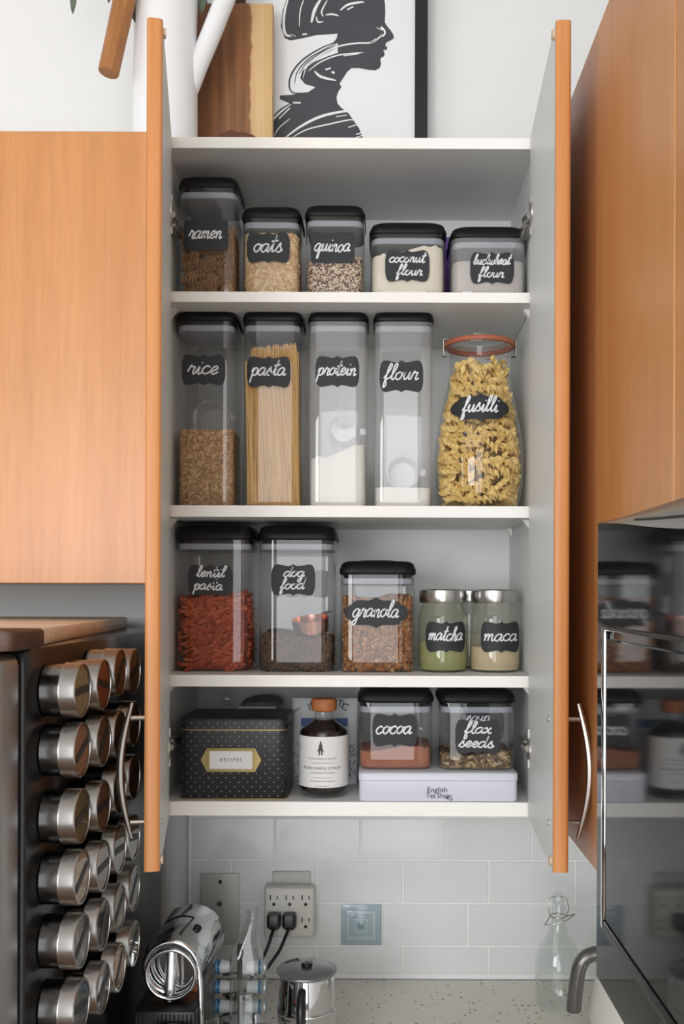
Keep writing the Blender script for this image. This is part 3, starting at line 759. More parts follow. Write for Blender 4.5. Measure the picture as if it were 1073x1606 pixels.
def scoop(label, x, y, z, r, mat, tilt=0):
    mb = MB(); M = Matrix.Translation((x,y,z)) @ Matrix.Rotation(PI/2+tilt,4,'X')
    s_ = empty('measuring_cup', (x,y,z-r)); tag(s_, label, 'measuring cup')
    obj('bowl', MB().lathe(0,0,[(r,0),(r*.97,-.0015),(r*.86,-.022),(r*.80,-.026),(.001,-.027)],32,(0,0),M=M), mat, s_)
    pts = [tuple(M @ Vector((r*math.cos(i*PI/18),r*math.sin(i*PI/18),0))) for i in range(36)]
    obj('rim', MB().tube(pts,.0013,6,closed=True), mat, s_)
    obj('handle', MB().box(r,r+.012,-.006,.006,-.003,0,.001,M=M), mat, s_)
    return s_
scoop('clear plastic scoop resting on the brown rice', xc+.003, yc-.012, WZ(674,YF1)+.026, .030, 'scoop_plastic', -.15)
t, xc, yc, rx, ry = tall('tall clear container of upright spaghetti labelled pasta', 425)
sf = front(xc,yc,rx,ry)
sticker(t, ['pasta'], WX(420.5,YF1), WZ(584,YF1), .071, .051, sf, 'bracket', .0125, .0028, .78)
SG = [srgb(198,152,88), srgb(218,178,112), srgb(208,164,98), srgb(228,192,130)]
grains('spaghetti_strand', SG, .5, .4)
mb = MB(); r = random.Random(11)
for i in range(560):
    x = xc+r.uniform(-.0425,.0425); y = yc+r.uniform(-.040,.040)
    if i < 270: y = yc-.0415+r.uniform(0,.007)
    lean = -.006+r.uniform(-.006,.006); top = Z2+.258+r.uniform(-.006,.010)+ (x-xc)*.12-(.02 if x < xc-.028 else 0)
    x0 = min(max(x-lean*1.2,xc-.0440),xc+.0440); x1 = min(max(x+lean,xc-.0435),xc+.0435)
    q = r.uniform(0,6); z0 = Z2+.005+r.uniform(0,.003)
    vs = [(x0+.0011*math.cos(q+k*PI/2), y+.0011*math.sin(q+k*PI/2), z0) for k in range(4)]+[(x1+.0011*math.cos(q+k*PI/2), y+.0011*math.sin(q+k*PI/2), top) for k in range(4)]
    mb.add(vs, [(0,1,5,4),(1,2,6,5),(2,3,7,6),(3,0,4,7),(4,5,6,7),(3,2,1,0)])
tag(obj('spaghetti', mb, 'spaghetti_strand', smooth=60), 'bundle of golden dry spaghetti standing in the pasta container', 'pasta', None, 'stuff')
t, xc, yc, rx, ry = tall('tall clear container of white protein powder', 528.5, 'clear_plastic_dusty')
sf = front(xc,yc,rx,ry); zz = WZ(712,YF1)
sticker(t, ['protein'], WX(528,YF1), WZ(583,YF1), .071, .051, sf, 'bracket', .0120, .0027, .88)
fill('protein_powder', 'flour_white', xc, yc, rx-.003, ry-.003, Z2+.003, lambda x,y: zz-.005+ (.022*max(0,min(1,(x-xc+.010)/.045)))+.002*math.sin(x*240), 'white protein powder sloping up to the right in its container', 'powder')
scoop('pale scoop leaning inside the protein powder container', xc+.008, yc+.01, zz+.046, .026, 'scoop_plastic', .3)
t, xc, yc, rx, ry = tall('tall clear container of white flour at the right of the four tall ones', 632, 'clear_plastic_dusty')
sf = front(xc,yc,rx,ry); zz = WZ(764,YF1)
sticker(t, ['flour'], WX(628.5,YF1), WZ(590,YF1), .071, .052, sf, 'bracket', .0128, .0027, .78)
fill('flour', 'flour_white', xc, yc, rx-.003, ry-.003, Z2+.003, wob(zz,.0006,40), 'shallow layer of white flour at the bottom of a tall container', 'flour')
plain('scoop_white', srgb(206,206,208), .35, var=.02)
scoop('white measuring cup lying open to the front on the flour', xc+.000, yc-.024, zz+.0275, .0265, 'scoop_white', -.06)

# ---- swing-shaped glass jar of fusilli
xc, yc = .1650, .092
prof = [(.050,Z2+.0006),(.062,Z2+.003),(.0675,Z2+.012),(.0725,Z2+.040),(.0745,Z2+.072),(.0735,Z2+.100),(.0690,Z2+.135),(.0605,Z2+.175),(.0535,Z2+.205),(.0500,Z2+.225),(.0490,Z2+.245),(.0500,Z2+.262),(.0560,Z2+.268),(.0565,Z2+.271)]
fj = empty('glass_jar', (xc,yc,Z2)); tag(fj, 'tulip-shaped glass jar of yellow fusilli with a glass lid and orange rubber ring', 'jar')
obj('body', MB().lathe(xc,yc,prof,48,(1,0)), 'clear_glass', fj)
plain('rubber_orange', srgb(172,98,72), .55, var=.05)
obj('rubber_ring', MB().lathe(xc,yc,[(.0525,Z2+.2712),(.0585,Z2+.2714),(.0600,Z2+.2735),(.0600,Z2+.2765),(.0585,Z2+.2784),(.0525,Z2+.2788),(.0525,Z2+.2712)],48,(0,0)), 'rubber_orange', fj, label='orange rubber sealing ring')
obj('lid', MB().lathe(xc,yc,[(.0575,Z2+.2792),(.0580,Z2+.281),(.0560,Z2+.2835),(.040,Z2+.2845),(.038,Z2+.2835)],48), 'clear_glass', fj)
for sx in (-1,1):
    cl = MB().box(xc+sx*.060-.0012,xc+sx*.060+.0012,yc-.007,yc+.007,Z2+.258,Z2+.284,.0006)
    cl.box(min(xc+sx*.050,xc+sx*.061),max(xc+sx*.050,xc+sx*.061),yc-.007,yc+.007,Z2+.2835,Z2+.2852,.0005)
    cl.box(min(xc+sx*.0535,xc+sx*.061),max(xc+sx*.0535,xc+sx*.061),yc-.007,yc+.007,Z2+.2570,Z2+.2585,.0005)
    obj('clip', cl, 'nickel', fj)
def rad(z):
    for (r0,z0),(r1,z1) in zip(prof, prof[1:]):
        if z <= z1: return r0+(r1-r0)*(z-z0)/max(1e-6,z1-z0)
    return prof[-1][0]
sf = lambda x, z: yc-math.sqrt(max(0, rad(z)**2-(x-xc)**2))
sticker(fj, ['fusilli'], WX(753,.032), WZ(639,.032), .094, .047, sf, 'plaque', .0130, .0028, .60)
by_object('fusilli_pasta', [srgb(232,196,120), srgb(245,215,144), srgb(239,206,132)], .55)
# one fusillo: three thin blades wound round an axis
def fusillo():
    vs, fs = [], []; n = 18; Lf = .040
    for i in range(n+1):
        a = i/n*2*PI*1.6; z = (i/n-.5)*Lf
        for k in range(2):
            q = a+k*PI; c, s_ = math.cos(q), math.sin(q); r = .0086
            tx, ty = -s_*.0008, c*.0008
            vs += [(tx,ty,z),(r*c+tx*1.2,r*s_+ty*1.2,z+.0012),(r*c-tx*1.2,r*s_-ty*1.2,z-.0012),(-tx,-ty,z)]
    for i in range(n):
        for k in range(2):
            o = i*8+k*4; p = o+8
            fs += [(o,o+1,p+1,p),(o+1,o+2,p+2,p+1),(o+2,o+3,p+3,p+2)]
    for k in range(2): fs += [(k*4,k*4+3,k*4+2,k*4+1), (n*8+k*4,n*8+k*4+1,n*8+k*4+2,n*8+k*4+3)]
    return vs, fs
vs, fs = fusillo(); fm = bpy.data.meshes.new('fusillo'); fm.from_pydata(vs, [], fs); fm.materials.append(MATS['fusilli_pasta']); fm.shade_smooth(); fm.set_sharp_from_angle(angle=math.radians(50))
r = random.Random(5); ztop = Z2+.240; cnt = 0
for i in range(290):
    z = Z2+.012+(ztop-Z2-.012)*((i+.5)/290); R = rad(z)-.0125
    inner = i % 5 == 4
    a = (i*2.399963) % (2*PI); rr = R*(r.uniform(.25,.7) if inner else r.uniform(.93,1.0))
    o = bpy.data.objects.new('fusillo', fm); C.objects.link(o)
    o.location = (xc+rr*math.cos(a), yc+rr*math.sin(a), z+ZC)
    tz = r.uniform(-.9,.9)                                   # lies roughly along the wall
    d = Vector((-math.sin(a)*math.cos(tz), math.cos(a)*math.cos(tz), math.sin(tz)))
    if z > ztop-.02: d = Vector((r.uniform(-1,1), r.uniform(-1,1), r.uniform(-.4,1)))
    d += Vector((math.cos(a),math.sin(a),0))*r.uniform(-.12,.05)
    if z < Z2+.024: d.z *= .3
    o.rotation_euler = d.normalized().to_track_quat('Z','Y').to_euler()
    s_ = r.uniform(.84,1.02); o.scale = (s_,s_,s_*.9)
    tag(o, 'yellow fusilli spiral among the many inside the tulip-shaped glass jar', 'pasta', 'fusilli spirals in the glass jar')

# ---- third shelf
yf = .066; YA = yf
t, xc, yc, rx, ry = container('wide clear container of red lentil pasta at the left of the third shelf', WX(334.5,yf), yf, .126, .122, Z3, .1175, 'clear_plastic', .030)
sf = front(xc,yc,rx,ry); zz = WZ(933,yf)
sticker(t, [('lentil',.001,.86),('pasta',-.003,.86)], WX(330,yf), WZ(911,yf), .073, .052, sf, 'bracket', .0088, .0026, .74)
by_object('lentil_pasta', [srgb(142,56,32), srgb(172,76,44), srgb(190,96,60), srgb(158,66,38)], .6)
fill('lentil_pasta_mass', 'lentil_pasta', xc, yc, rx-.012, ry-.012, Z3+.003, wob(zz-.010,.004,60), 'deep layer of red lentil pasta behind the sticks at the wall', 'pasta')
mb = MB().tube([(-.019+.038*j/8, .0040*math.sin(PI*j/8), 0) for j in range(9)], .0036, 7)
lm = bpy.data.meshes.new('lentil_stick'); lm.from_pydata(mb.v, [], mb.f); lm.materials.append(MATS['lentil_pasta']); lm.shade_smooth()
r = random.Random(21)
for i in range(270):
    k = i % 9
    x = r.uniform(-.040,.040); y = -ry+.0062+r.uniform(0,.004); z = r.uniform(Z3+.008, zz-.004); yaw = 0
    e = Euler((0, r.gauss(0,.5)+(-.35), r.uniform(-.05,.05)))
    if k == 8: x = rx-.0065; y = r.uniform(-.040,.042); e = Euler((0, r.gauss(0,.5), PI/2))
    elif k == 7: x = -rx+.0065; y = r.uniform(-.040,.042); e = Euler((0, r.gauss(0,.5), PI/2))
    elif k in (5,6): y = r.uniform(-.036,.036); z = zz-.006+r.uniform(-.003,.009); e = Euler((0, r.gauss(0,.25), r.uniform(0,PI)))
    if abs(e.y) > .9 and (z < Z3+.022): z = Z3+.024
    o = bpy.data.objects.new('lentil_stick', lm); C.objects.link(o); o.location = (xc+x, yc+y, z+ZC); o.rotation_euler = e
    s_ = r.uniform(.8,1.05); o.scale = (s_,s_,s_)
    tag(o, 'red lentil pasta stick in the pile inside the wide container', 'pasta', 'red lentil pasta sticks in the container')
# dog food
t, xc, yc, rx, ry = container('wide clear container of dog food holding a copper scoop', WX(464.5,yf), yf, .127, .122, Z3, .1175, 'clear_plastic', .030)
sf = front(xc,yc,rx,ry); zt = wob(WZ(998,yf), .003, 50, -.06, xc); zz = WZ(998,yf)
sticker(t, [('dog',.002,.68),('food',-.001,.78)], WX(460,yf), WZ(910,yf), .072, .052, sf, 'bracket', .0088, .0026, .70)
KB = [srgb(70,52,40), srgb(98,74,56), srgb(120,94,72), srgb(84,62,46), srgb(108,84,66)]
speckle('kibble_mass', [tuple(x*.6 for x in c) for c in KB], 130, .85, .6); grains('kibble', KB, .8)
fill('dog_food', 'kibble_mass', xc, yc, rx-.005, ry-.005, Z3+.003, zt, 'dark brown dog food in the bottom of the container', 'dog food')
o = joined('dog_food_kibble', 'kibble', scatter(900, xc, yc, rx-.0045, ry-.0045, Z3, zt, .0088, .62, .35, seed=31), LUMP, 60)
tag(o, 'loose brown kibble at the surface of the dog food', 'dog food', None, 'stuff')
plain('orange_reflection', srgb(170,104,66), .4, .5, .06, 40)  # orange cabinets mirrored in the coffee machine's chrome panel, put into its colour
plain('copper', srgb(226,164,138), .22, 1, .06, 40)
cs = empty('measuring_cup', (xc+.024,yc-.028,zz)); tag(cs, 'copper measuring cup lying on the dog food', 'measuring cup')
M = Matrix.Translation((xc+.022,yc-.026,zz+.0165)) @ Matrix.Rotation(-.10,4,'Y') @ Matrix.Rotation(.2,4,'X')
obj('bowl', MB().lathe(0,0,[(.001,-.0125),(.026,-.0125),(.029,-.010),(.0315,.012),(.0305,.012),(.028,-.009),(.001,-.0105)],36,(0,0),M=M), 'copper', cs)
obj('handle', MB().box(-.006,.006,.029,.062,.0085,.0105,.0008,M=M@Matrix.Rotation(-.5,4,'Z')), 'copper', cs)
# granola
t, xc, yc, rx, ry = container('clear container of granola with an oval plaque label beside the matcha jar', WX(592.5,yf), yf, .124, .122, Z3, WZ(879,yf), 'clear_plastic', .027)
sf = front(xc,yc,rx,ry); zt = wob(WZ(938,yf), .004, 50, .02, xc)
sticker(t, ['granola'], WX(590,yf), WZ(961,yf), .104, .050, sf, 'plaque', .0135, .0026, .72)
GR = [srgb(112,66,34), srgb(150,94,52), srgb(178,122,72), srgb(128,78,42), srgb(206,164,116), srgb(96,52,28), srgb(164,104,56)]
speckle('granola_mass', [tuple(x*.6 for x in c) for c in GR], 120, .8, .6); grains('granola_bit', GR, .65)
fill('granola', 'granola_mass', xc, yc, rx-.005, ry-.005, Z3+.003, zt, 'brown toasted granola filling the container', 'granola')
o = joined('granola_clusters', 'granola_bit', scatter(1900, xc, yc, rx-.0040, ry-.0040, Z3, zt, .0078, .72, .22, seed=41), LUMP, 0)
tag(o, 'loose clusters at the surface of the granola', 'granola', None, 'stuff')
# mason jars
plain('matcha_powder', srgb(150,150,92), .9, var=.05, vscale=40, bmp=.2, bscale=300)
plain('maca_powder', srgb(200,180,146), .9, var=.04, vscale=40, bmp=.2, bscale=300)
clear('jar_glass_dusty', (.90,.92,.86), .05, .85, .02, haze=.13, hazecol=(.55,.56,.42))
clear('jar_glass_maca', (.92,.93,.90), .05, .85, .02, haze=.10, hazecol=(.70,.66,.56))
def mason(label, xc, yc, gmat, pmat, ph, lines, lx, plabel, pname):
    t = empty('mason_jar', (xc,yc,Z3)); tag(t, label, 'jar', 'small lidded mason jars')
    pr = [(.030,.0006),(.037,.002),(.0405,.008),(.0415,.020),(.0415,.082),(.0405,.095),(.0365,.107),(.0345,.112),(.0345,.126)]
    obj('body', MB().lathe(xc,yc,[(r_,Z3+z) for r_,z in pr],40,(1,1)), gmat, t)
    n = 72; rr = MB(); vs = []; fs = []
    zs = [.1145,.1165,.128,.1345,.1362]; 
    for zi, z in enumerate(zs):
        for i in range(n):
            a = 2*PI*i/n; r_ = (.0385,.0392,.0392,.0388,.0360)[zi]+(.0004*(i%2) if 0 < zi < 4 else 0)
            vs.append((xc+r_*math.cos(a), yc+r_*math.sin(a), Z3+z))
    for k in range(4):
        for i in range(n): fs.append((k*n+i,k*n+(i+1)%n,(k+1)*n+(i+1)%n,(k+1)*n+i))
    fs += [tuple(range(n))[::-1], tuple(range(4*n,5*n))]
    rr.add(vs, fs); ld = obj('lid_band', rr, 'steel', t, smooth=30)
    obj('lid_disc', MB().lathe(xc,yc,[(.034,Z3+.1362),(.033,Z3+.1370)],36), 'steel', ld)
    if pmat:
        z = Z3+ph
        fill(pname, pmat, xc, yc, .0400, .0400, Z3+.004, wob(z,.0025,70,.03,xc), plabel, 'powder', 2)
    if lines:
        sf = lambda x, z: yc-math.sqrt(max(0,.0415**2-(x-xc)**2))
        sticker(t, lines, lx, WZ(998.5,yc-.04), .0655, .051, sf, 'bracket', .0115, .0025, .86)
    return t
mason('mason jar of green matcha powder with a silver lid', .1068, .105, 'jar_glass_dusty', 'matcha_powder', .050, ['matcha'], .1095, 'dull green matcha powder in a mason jar', 'matcha_powder')
mason('mason jar of beige maca powder at the right end of the third shelf', .1940, .105, 'jar_glass_maca', 'maca_powder', .042, ['maca'], .2000, 'beige maca powder in a mason jar', 'maca_powder')
mason('unlabelled mason jar standing behind the matcha and maca jars', .1610, .2010, 'clear_glass', 'flour_cream', .06, None, 0, 'cream powder in the rear mason jar', 'powder')

# ---- bottom shelf
plain('tin_black', srgb(26,26,28), .42, var=.08, spec=.5)
plain('gold', srgb(158,140,88), .42, .5, .06, 40)
plain('gold_dot', srgb(190,186,168), .45, .2, .05)
plain('paper', srgb(228,228,226), .65, var=.015, vscale=20)
plain('ink_dark', srgb(70,70,72), .7, var=.05)
plain('ink_grey', srgb(136,137,138), .7, var=.05)
x0, x1, y0, y1 = -.3165, -.1455, .014, .142; zl = WZ(1146,.014); ztp = WZ(1127,.014)
rt = empty('recipe_tin', ((x0+x1)/2,(y0+y1)/2,Z4)); tag(rt, 'black recipe tin with tiny gold dots and a gold label holder', 'tin')
cx, cy, hx, hy = (x0+x1)/2, (y0+y1)/2, (x1-x0)/2, (y1-y0)/2
obj('body', MB().loft([(cx,cy,Z4+.0006,hx-.002,hy-.002,12),(cx,cy,Z4+.003,hx-.0005,hy-.0005,12),(cx,cy,zl,hx-.0005,hy-.0005,12)], 56), 'tin_black', rt)
ld = obj('lid', MB().loft([(cx,cy,zl+.0012,hx+.0005,hy+.0005,12),(cx,cy,ztp-.003,hx+.0005,hy+.0005,12),(cx,cy,ztp-.0008,hx-.0008,hy-.0008,12),(cx,cy,ztp,hx-.003,hy-.003,12)], 56), 'tin_black', rt)
obj('gold_line', MB().loft([(cx,cy,zl-.0004,hx+.0009,hy+.0009,12),(cx,cy,zl+.0012,hx+.0009,hy+.0009,12)], 56), 'gold', ld)
obj('gold_line', MB().loft([(cx,cy,Z4+.0005,hx+.0003,hy+.0003,12),(cx,cy,Z4+.0020,hx+.0003,hy+.0003,12)], 56), 'gold', rt)
dots = MB(); ft = front(cx,cy,hx,hy,12)
def dot(x, z, side=False):
    vs = []
    for k in range(6):
        a = k*PI/3; u, w_ = .0008*math.cos(a), .0008*math.sin(a)
        vs.append((x1+.0009, x+u, z+w_) if side else (x+u, ft(x+u,z)-.0008, z+w_))
    dots.add(vs, [tuple(range(6))])
lab0 = (-.2845,-.184); px = .01375
for i in range(24):
    for j in range(24):
        z = Z4+.006+j*.0072; x = x0+.006+i*px+(px/2 if j%2 else 0)
        if z > ztp-.005 or x > x1-.006 or abs(z-zl) < .003: continue
        if lab0[0]-.004 < x < lab0[1]+.004 and WZ(1213,.014) < z < WZ(1172,.014): continue
        dot(x, z)
        if i < 9:
            y = y0+.010+i*px+(px/2 if j%2 else 0)
            if y < y1-.012: dot(y, z, True)
obj('dots', dots, 'gold_dot', rt, smooth=0, label='tiny pale gold dots')
xa, xb, za, zb = WX(316,.014), WX(411,.014), WZ(1211,.014), WZ(1174,.014); zm = (za+zb)/2; yp = y0-.0020
hol = MB(); P = [(xa,zm),(xa+.010,za),(xb-.010,za),(xb,zm),(xb-.010,zb),(xa+.010,zb)]
hol.add([(p[0],yp,p[1]) for p in P]+[(p[0],y0+.0008,p[1]) for p in P], [tuple(range(6)), tuple(range(6,12))[::-1]]+[(i,(i+1)%6,6+(i+1)%6,6+i) for i in range(6)])
hd = obj('label_holder', hol, 'gold', rt, smooth=0, label='gold metal label holder')
bx = MB()
for (a,b_,c,d) in ((xa+.0105,xb-.0105,zb-.0045,zb-.0015),(xa+.0105,xb-.0105,za+.0015,za+.0045),(xa+.0105,xa+.0140,za+.0045,zb-.0045),(xb-.0140,xb-.0105,za+.0045,zb-.0045)):
    bx.box(a,b_,yp-.0016,yp,c,d,.0005)
obj('holder_frame', bx, 'gold', hd)
obj('card', MB().box(xa+.0140,xb-.0140,yp-.0006,yp,za+.0045,zb-.0045), 'paper', hd)
for x in (xa+.006, xb-.006): obj('rivet', MB().tube([(x,yp,zm),(x,yp-.0012,zm)],.0016,10), 'gold', hd)
text(hd, 'lettering', 'RECIPES', (xa+xb)/2, zm, .0075, 'ink_dark', lambda a,b_: (a,yp-.0009,b_), 1.3, .034)
# things behind the tin
gb = empty('glass_decanter', (WX(358,.215),.215,Z4)); tag(gb, 'clear cut glass stopper bottle behind the recipe tin', 'bottle')
gx = WX(358,.215)
obj('body', MB().lathe(gx,.215,[(.018,Z4+.0006),(.020,Z4+.01),(.020,Z4+.09),(.010,Z4+.115),(.009,Z4+.125)],16), 'clear_glass', gb)
obj('stopper', MB().lathe(gx,.215,[(.009,Z4+.1255),(.014,Z4+.135),(.012,Z4+.146),(.004,Z4+.156)],8), 'clear_glass', gb)
plain('card_box', srgb(196,194,188), .6, var=.03); plain('grey_pouch', srgb(96,98,98), .55, var=.1, vscale=30)
bxx = empty('carton', (WX(404,.19),.20,Z4)); tag(bxx, 'pale carton behind the recipe tin with a grey pouch lying on it', 'carton')
bw0, bw1 = WX(374,.18), WX(434,.18); bzt = WZ(1107,.18)
obj('box', MB().box(bw0,bw1,.165,.262,Z4+.0006,bzt,.0015), 'card_box', bxx)
obj('flap', MB().box(bw0,bw1,.1635,.165,bzt-.020,bzt,.0005), 'card_box', bxx)
po = MB().loft([((bw0+bw1)/2+.006,.213,bzt+.0005,.036,.045,3),((bw0+bw1)/2+.006,.213,bzt+.006,.034,.043,3),((bw0+bw1)/2+.010,.213,bzt+.012,.022,.030,2.5),((bw0+bw1)/2+.010,.213,bzt+.014,.010,.015,2.2)], 28)
tag(obj('pouch', po, 'grey_pouch'), 'grey soft pouch on top of the pale carton', 'pouch')
# white paper packet behind the syrup
plain('packet_white', srgb(206,208,210), .5, var=.03, vscale=15, bmp=.15, bscale=60)
plain('print_blue', srgb(40,78,140), .5, var=.1)
plain('print_grey', srgb(150,152,156), .6, var=.2, vscale=80)
yp = .135; pa, pb_ = WX(457,yp), WX(562,yp)
pk = empty('food_packet', ((pa+pb_)/2,yp,Z4)); tag(pk, 'white paper packet with blue band and grey leaf print behind the syrup bottle', 'packet')
pcx, phx = (pa+pb_)/2, (pb_-pa)/2; pzt = WZ(1098,yp)
def pks(x, z): 
    q = min(1,max(0,(z-Z4)/(pzt-Z4))); return .162-(.027*(1-q)**.6+.002)*max(0,1-abs((x-pcx)/phx)**5)**.2
rings = [(pcx,.162,Z4+(pzt-Z4)*q,phx,.027*(1-q)**.6+.002,5) for q in (0.004,.1,.25,.4,.55,.7,.82,.92,1)]
obj('pouch', MB().loft(rings, 40), 'packet_white', pk)
on = lambda a, b_: (a, pks(a,b_)-.0012, b_)
for (ch, px_, py_, rot) in (('I',484.5,1112,.42),('O',491,1107,.30),('T',533,1106,-.22),('I',537.5,1108.5,-.3),('C',541,1111,-.42)):
    lx, lz = WX(px_,yp), WZ(py_,yp)
    text(pk, 'lettering', ch, 0, 0, .017, 'ink_dark', (lambda lx,lz,rot: lambda a,b_: on(lx+(a*math.cos(rot)-b_*math.sin(rot)), lz+(a*math.sin(rot)+b_*math.cos(rot))))(lx,lz,rot))
mbp = MB()
zb0, zb1 = WZ(1141,yp), WZ(1128,yp)
n = 16; xa_, xb_ = WX(472,yp), WX(546,yp)
mbp.add([on(xa_+(xb_-xa_)*i/n, z) for i in range(n+1) for z in (zb0,zb1)], [(2*i,2*i+2,2*i+3,2*i+1) for i in range(n)])
obj('printed_band', mbp, 'print_blue', pk, smooth=0, label='blue printed band')
leaf = MB(); r = random.Random(12)
for sx, bx0 in ((-1,WX(463,yp)),(1,WX(553,yp))):
    for k in range(26):
        z = WZ(1232,yp)+.068*r.random(); x = bx0+r.uniform(-.0075,.0055)*1.0
        a = r.uniform(.5,2.6); l = r.uniform(.006,.012)
        leaf.ribbon([(x,z),(x+.5*l*math.cos(a),z+.5*l*math.sin(a)),(x+l*math.cos(a),z+l*math.sin(a))],[.0004,.0028,.0003],on)
for q in range(9): leaf.ribbon([(WX(458,yp)+.0015*q,WZ(1120,yp)+.0006*q),(WX(458,yp)+.0015*q+.002,WZ(1115,yp)+.0006*q)],.0008,on)
obj('printed_leaves', leaf, 'print_grey', pk, smooth=0, label='grey printed leaves')
# maple syrup
sx_, sy_ = WX(509,.058), .058; R = .0395
plain('syrup', srgb(30,15,10), .12, var=.1, spec=.5); plain('cork', srgb(170,102,58), .6, var=.15, vscale=120)
clear('amber_glass', (.80,.62,.50), .06, .85, .01)
zs0, zsh, znk, zcap, zct = Z4, WZ(1147,.02), WZ(1130,.045), WZ(1117,.045), WZ(1097,.045)
sb = empty('syrup_bottle', (sx_,sy_,Z4)); tag(sb, 'dark maple syrup bottle with wooden stopper and white paper label', 'bottle')
obj('glass', MB().lathe(sx_,sy_,[(R-.006,Z4+.0006),(R-.002,Z4+.002),(R,Z4+.007),(R,zsh-.004),(R-.003,zsh),(.019,znk-.002),(.0155,znk+.002),(.0145,zcap)],48,(1,0)), 'clear_glass', sb)
obj('syrup_fill', MB().lathe(sx_,sy_,[(R-.010,Z4+.006),(R-.003,Z4+.010),(R-.0014,Z4+.014),(R-.0014,zsh-.0045),(R-.0045,zsh-.001),(.0185,znk-.0035),(.0150,znk+.0005)],48), 'syrup', sb)
cp = obj('stopper', MB().lathe(sx_,sy_,[(.0155,zcap),(.0195,zcap+.0015),(.0208,zcap+.004),(.0212,zct-.003),(.0195,zct),(.012,zct+.0005)],36), 'cork', sb, label='round wooden stopper')
rs = lambda x, z: sy_-math.sqrt(max(0,(R+.0006)**2-(x-sx_)**2))
zl0, zl1 = WZ(1236,.02), WZ(1156,.02); n = 40; mb = MB()
mb.add([(sx_+(R+.0006)*math.sin(a), sy_-(R+.0006)*math.cos(a), z) for a in [(-1.75+3.5*i/n) for i in range(n+1)] for z in (zl0,zl1)], [(2*i,2*i+2,2*i+3,2*i+1) for i in range(n)])
pl = obj('label', mb, 'paper', sb, label='white paper label with grey print')
on = lambda a, b_: (a, rs(a,b_)-.0006, b_)
def ST(s_, cz, h, mat, wd): text(pl, 'lettering', s_, sx_-.001, WZ(cz,.02), h, mat, on, 1.1, wd)
ST('PURE MAPLE SYRUP', 1205.5, .0060, 'ink_dark', .058); ST('TOWNSEND & WHITE', 1190.5, .0050, 'ink_grey', .046)
fine = MB(); r = random.Random(4)
for (py_, wd_, h_) in ((1197,.036,.0011),(1212.5,.040,.0014),(1220,.030,.0008),(1225.5,.038,.0011),(1233,.022,.0009)):
    x = sx_-wd_/2
    while x < sx_+wd_/2:
        l = r.uniform(.0012,.0030); fine.ribbon([(x,WZ(py_,.02)),(x+l,WZ(py_,.02))],h_,on); x += l+.0009
obj('small_print', fine, 'ink_grey', pl, smooth=0, label='lines of tiny grey print')
fig = MB(); fx, fz = sx_-.003, WZ(1176,.02)
for P in ([(-.0035,.000),(.0035,.000),(.0026,.007),(.0012,.0105),(-.0012,.0105),(-.0026,.007)], [(-.0042,-.002),(.0042,-.002),(.0036,.0008),(-.0036,.0008)], [(-.0030,-.0085),(-.0012,-.0085),(-.0008,-.002),(-.0034,-.002)], [(.0010,-.0085),(.0030,-.0085),(.0034,-.002),(.0008,-.002)], [(-.0012,.0105),(.0012,.0105),(.0010,.0135),(-.0010,.0135)], [(.0036,.0005),(.0058,-.0035),(.0050,-.0040),(.0028,-.0010)], [(-.0036,.0005),(-.0058,-.0025),(-.0050,-.0032),(-.0028,-.0010)]):
    fig.poly(P, lambda a,b_: on(fx+a,fz+b_))
obj('emblem', fig, 'ink_dark', pl, smooth=0, label='small standing figure emblem')
# white tin and the two short containers standing on it
plain('tin_white', srgb(210,213,224), .3, var=.015, spec=.5)
tx0, tx1 = WX(563,0), WX(815,0); ty0, ty1 = .002, .170; tz1 = -.277
wt = empty('tea_tin', ((tx0+tx1)/2,(ty0+ty1)/2,Z4)); tag(wt, 'flat white tea tin lying under the cocoa and flax containers', 'tin')
cx, cy, hx, hy = (tx0+tx1)/2, (ty0+ty1)/2, (tx1-tx0)/2, (ty1-ty0)/2; zs_ = -.2895
obj('body', MB().loft([(cx,cy,Z4+.0006,hx-.002,hy-.002,24),(cx,cy,Z4+.003,hx-.0008,hy-.0008,24),(cx,cy,zs_-.0006,hx-.0008,hy-.0008,24)],64), 'tin_white', wt)
obj('lid', MB().loft([(cx,cy,zs_,hx,hy,24),(cx,cy,tz1-.003,hx,hy,24),(cx,cy,tz1-.0006,hx-.002,hy-.002,24),(cx,cy,tz1,hx-.005,hy-.005,24)],64), 'tin_white', wt)
on = lambda a, b_: (a, ty0-.0006+.0008*0, b_)
tlx = WX(689,0)
text(wt, 'lettering', 'English', tlx-.002, WZ(1239,0), .0115, 'ink_dark', on, 1, .031)
text(wt, 'lettering', 'Tea Shop', tlx-.001, WZ(1248,0), .0115, 'ink_dark', on, 1, .036)
fl = MB(); fl.ribbon(smooth2([(tlx+.010,WZ(1252,0)),(tlx+.016,WZ(1250,0)),(tlx+.022,WZ(1253,0)),(tlx+.019,WZ(1255,0)),(tlx+.014,WZ(1251,0)),(tlx+.021,WZ(1247,0))]),.0009,on)
obj('flourish', fl, 'ink_dark', wt, smooth=0)
yf = .022
zlid = -.149
t, xc, yc, rx, ry = container('short clear container of brown cocoa powder standing on the white tin', WX(621.5,yf), yf, .120, .118, tz1, zlid, 'clear_plastic', .025)
sf = front(xc,yc,rx,ry)
plain('cocoa', srgb(160,104,80), .9, var=.06, vscale=30, bmp=.3, bscale=250)
zz = WZ(1174,yf)
fill('cocoa_powder', 'cocoa', xc, yc, rx-.003, ry-.003, tz1+.003, lambda x,y: zz+.004*math.sin((x-xc)*55+.9)+.0012*math.sin(x*420+y*200)+.05*(x-xc), 'reddish brown cocoa powder with an uneven top', 'powder')
sticker(t, [('cocoa',-.001,1)], WX(620,yf), WZ(1145,yf), .071, .053, sf, 'bracket', .0120, .0028, .80)
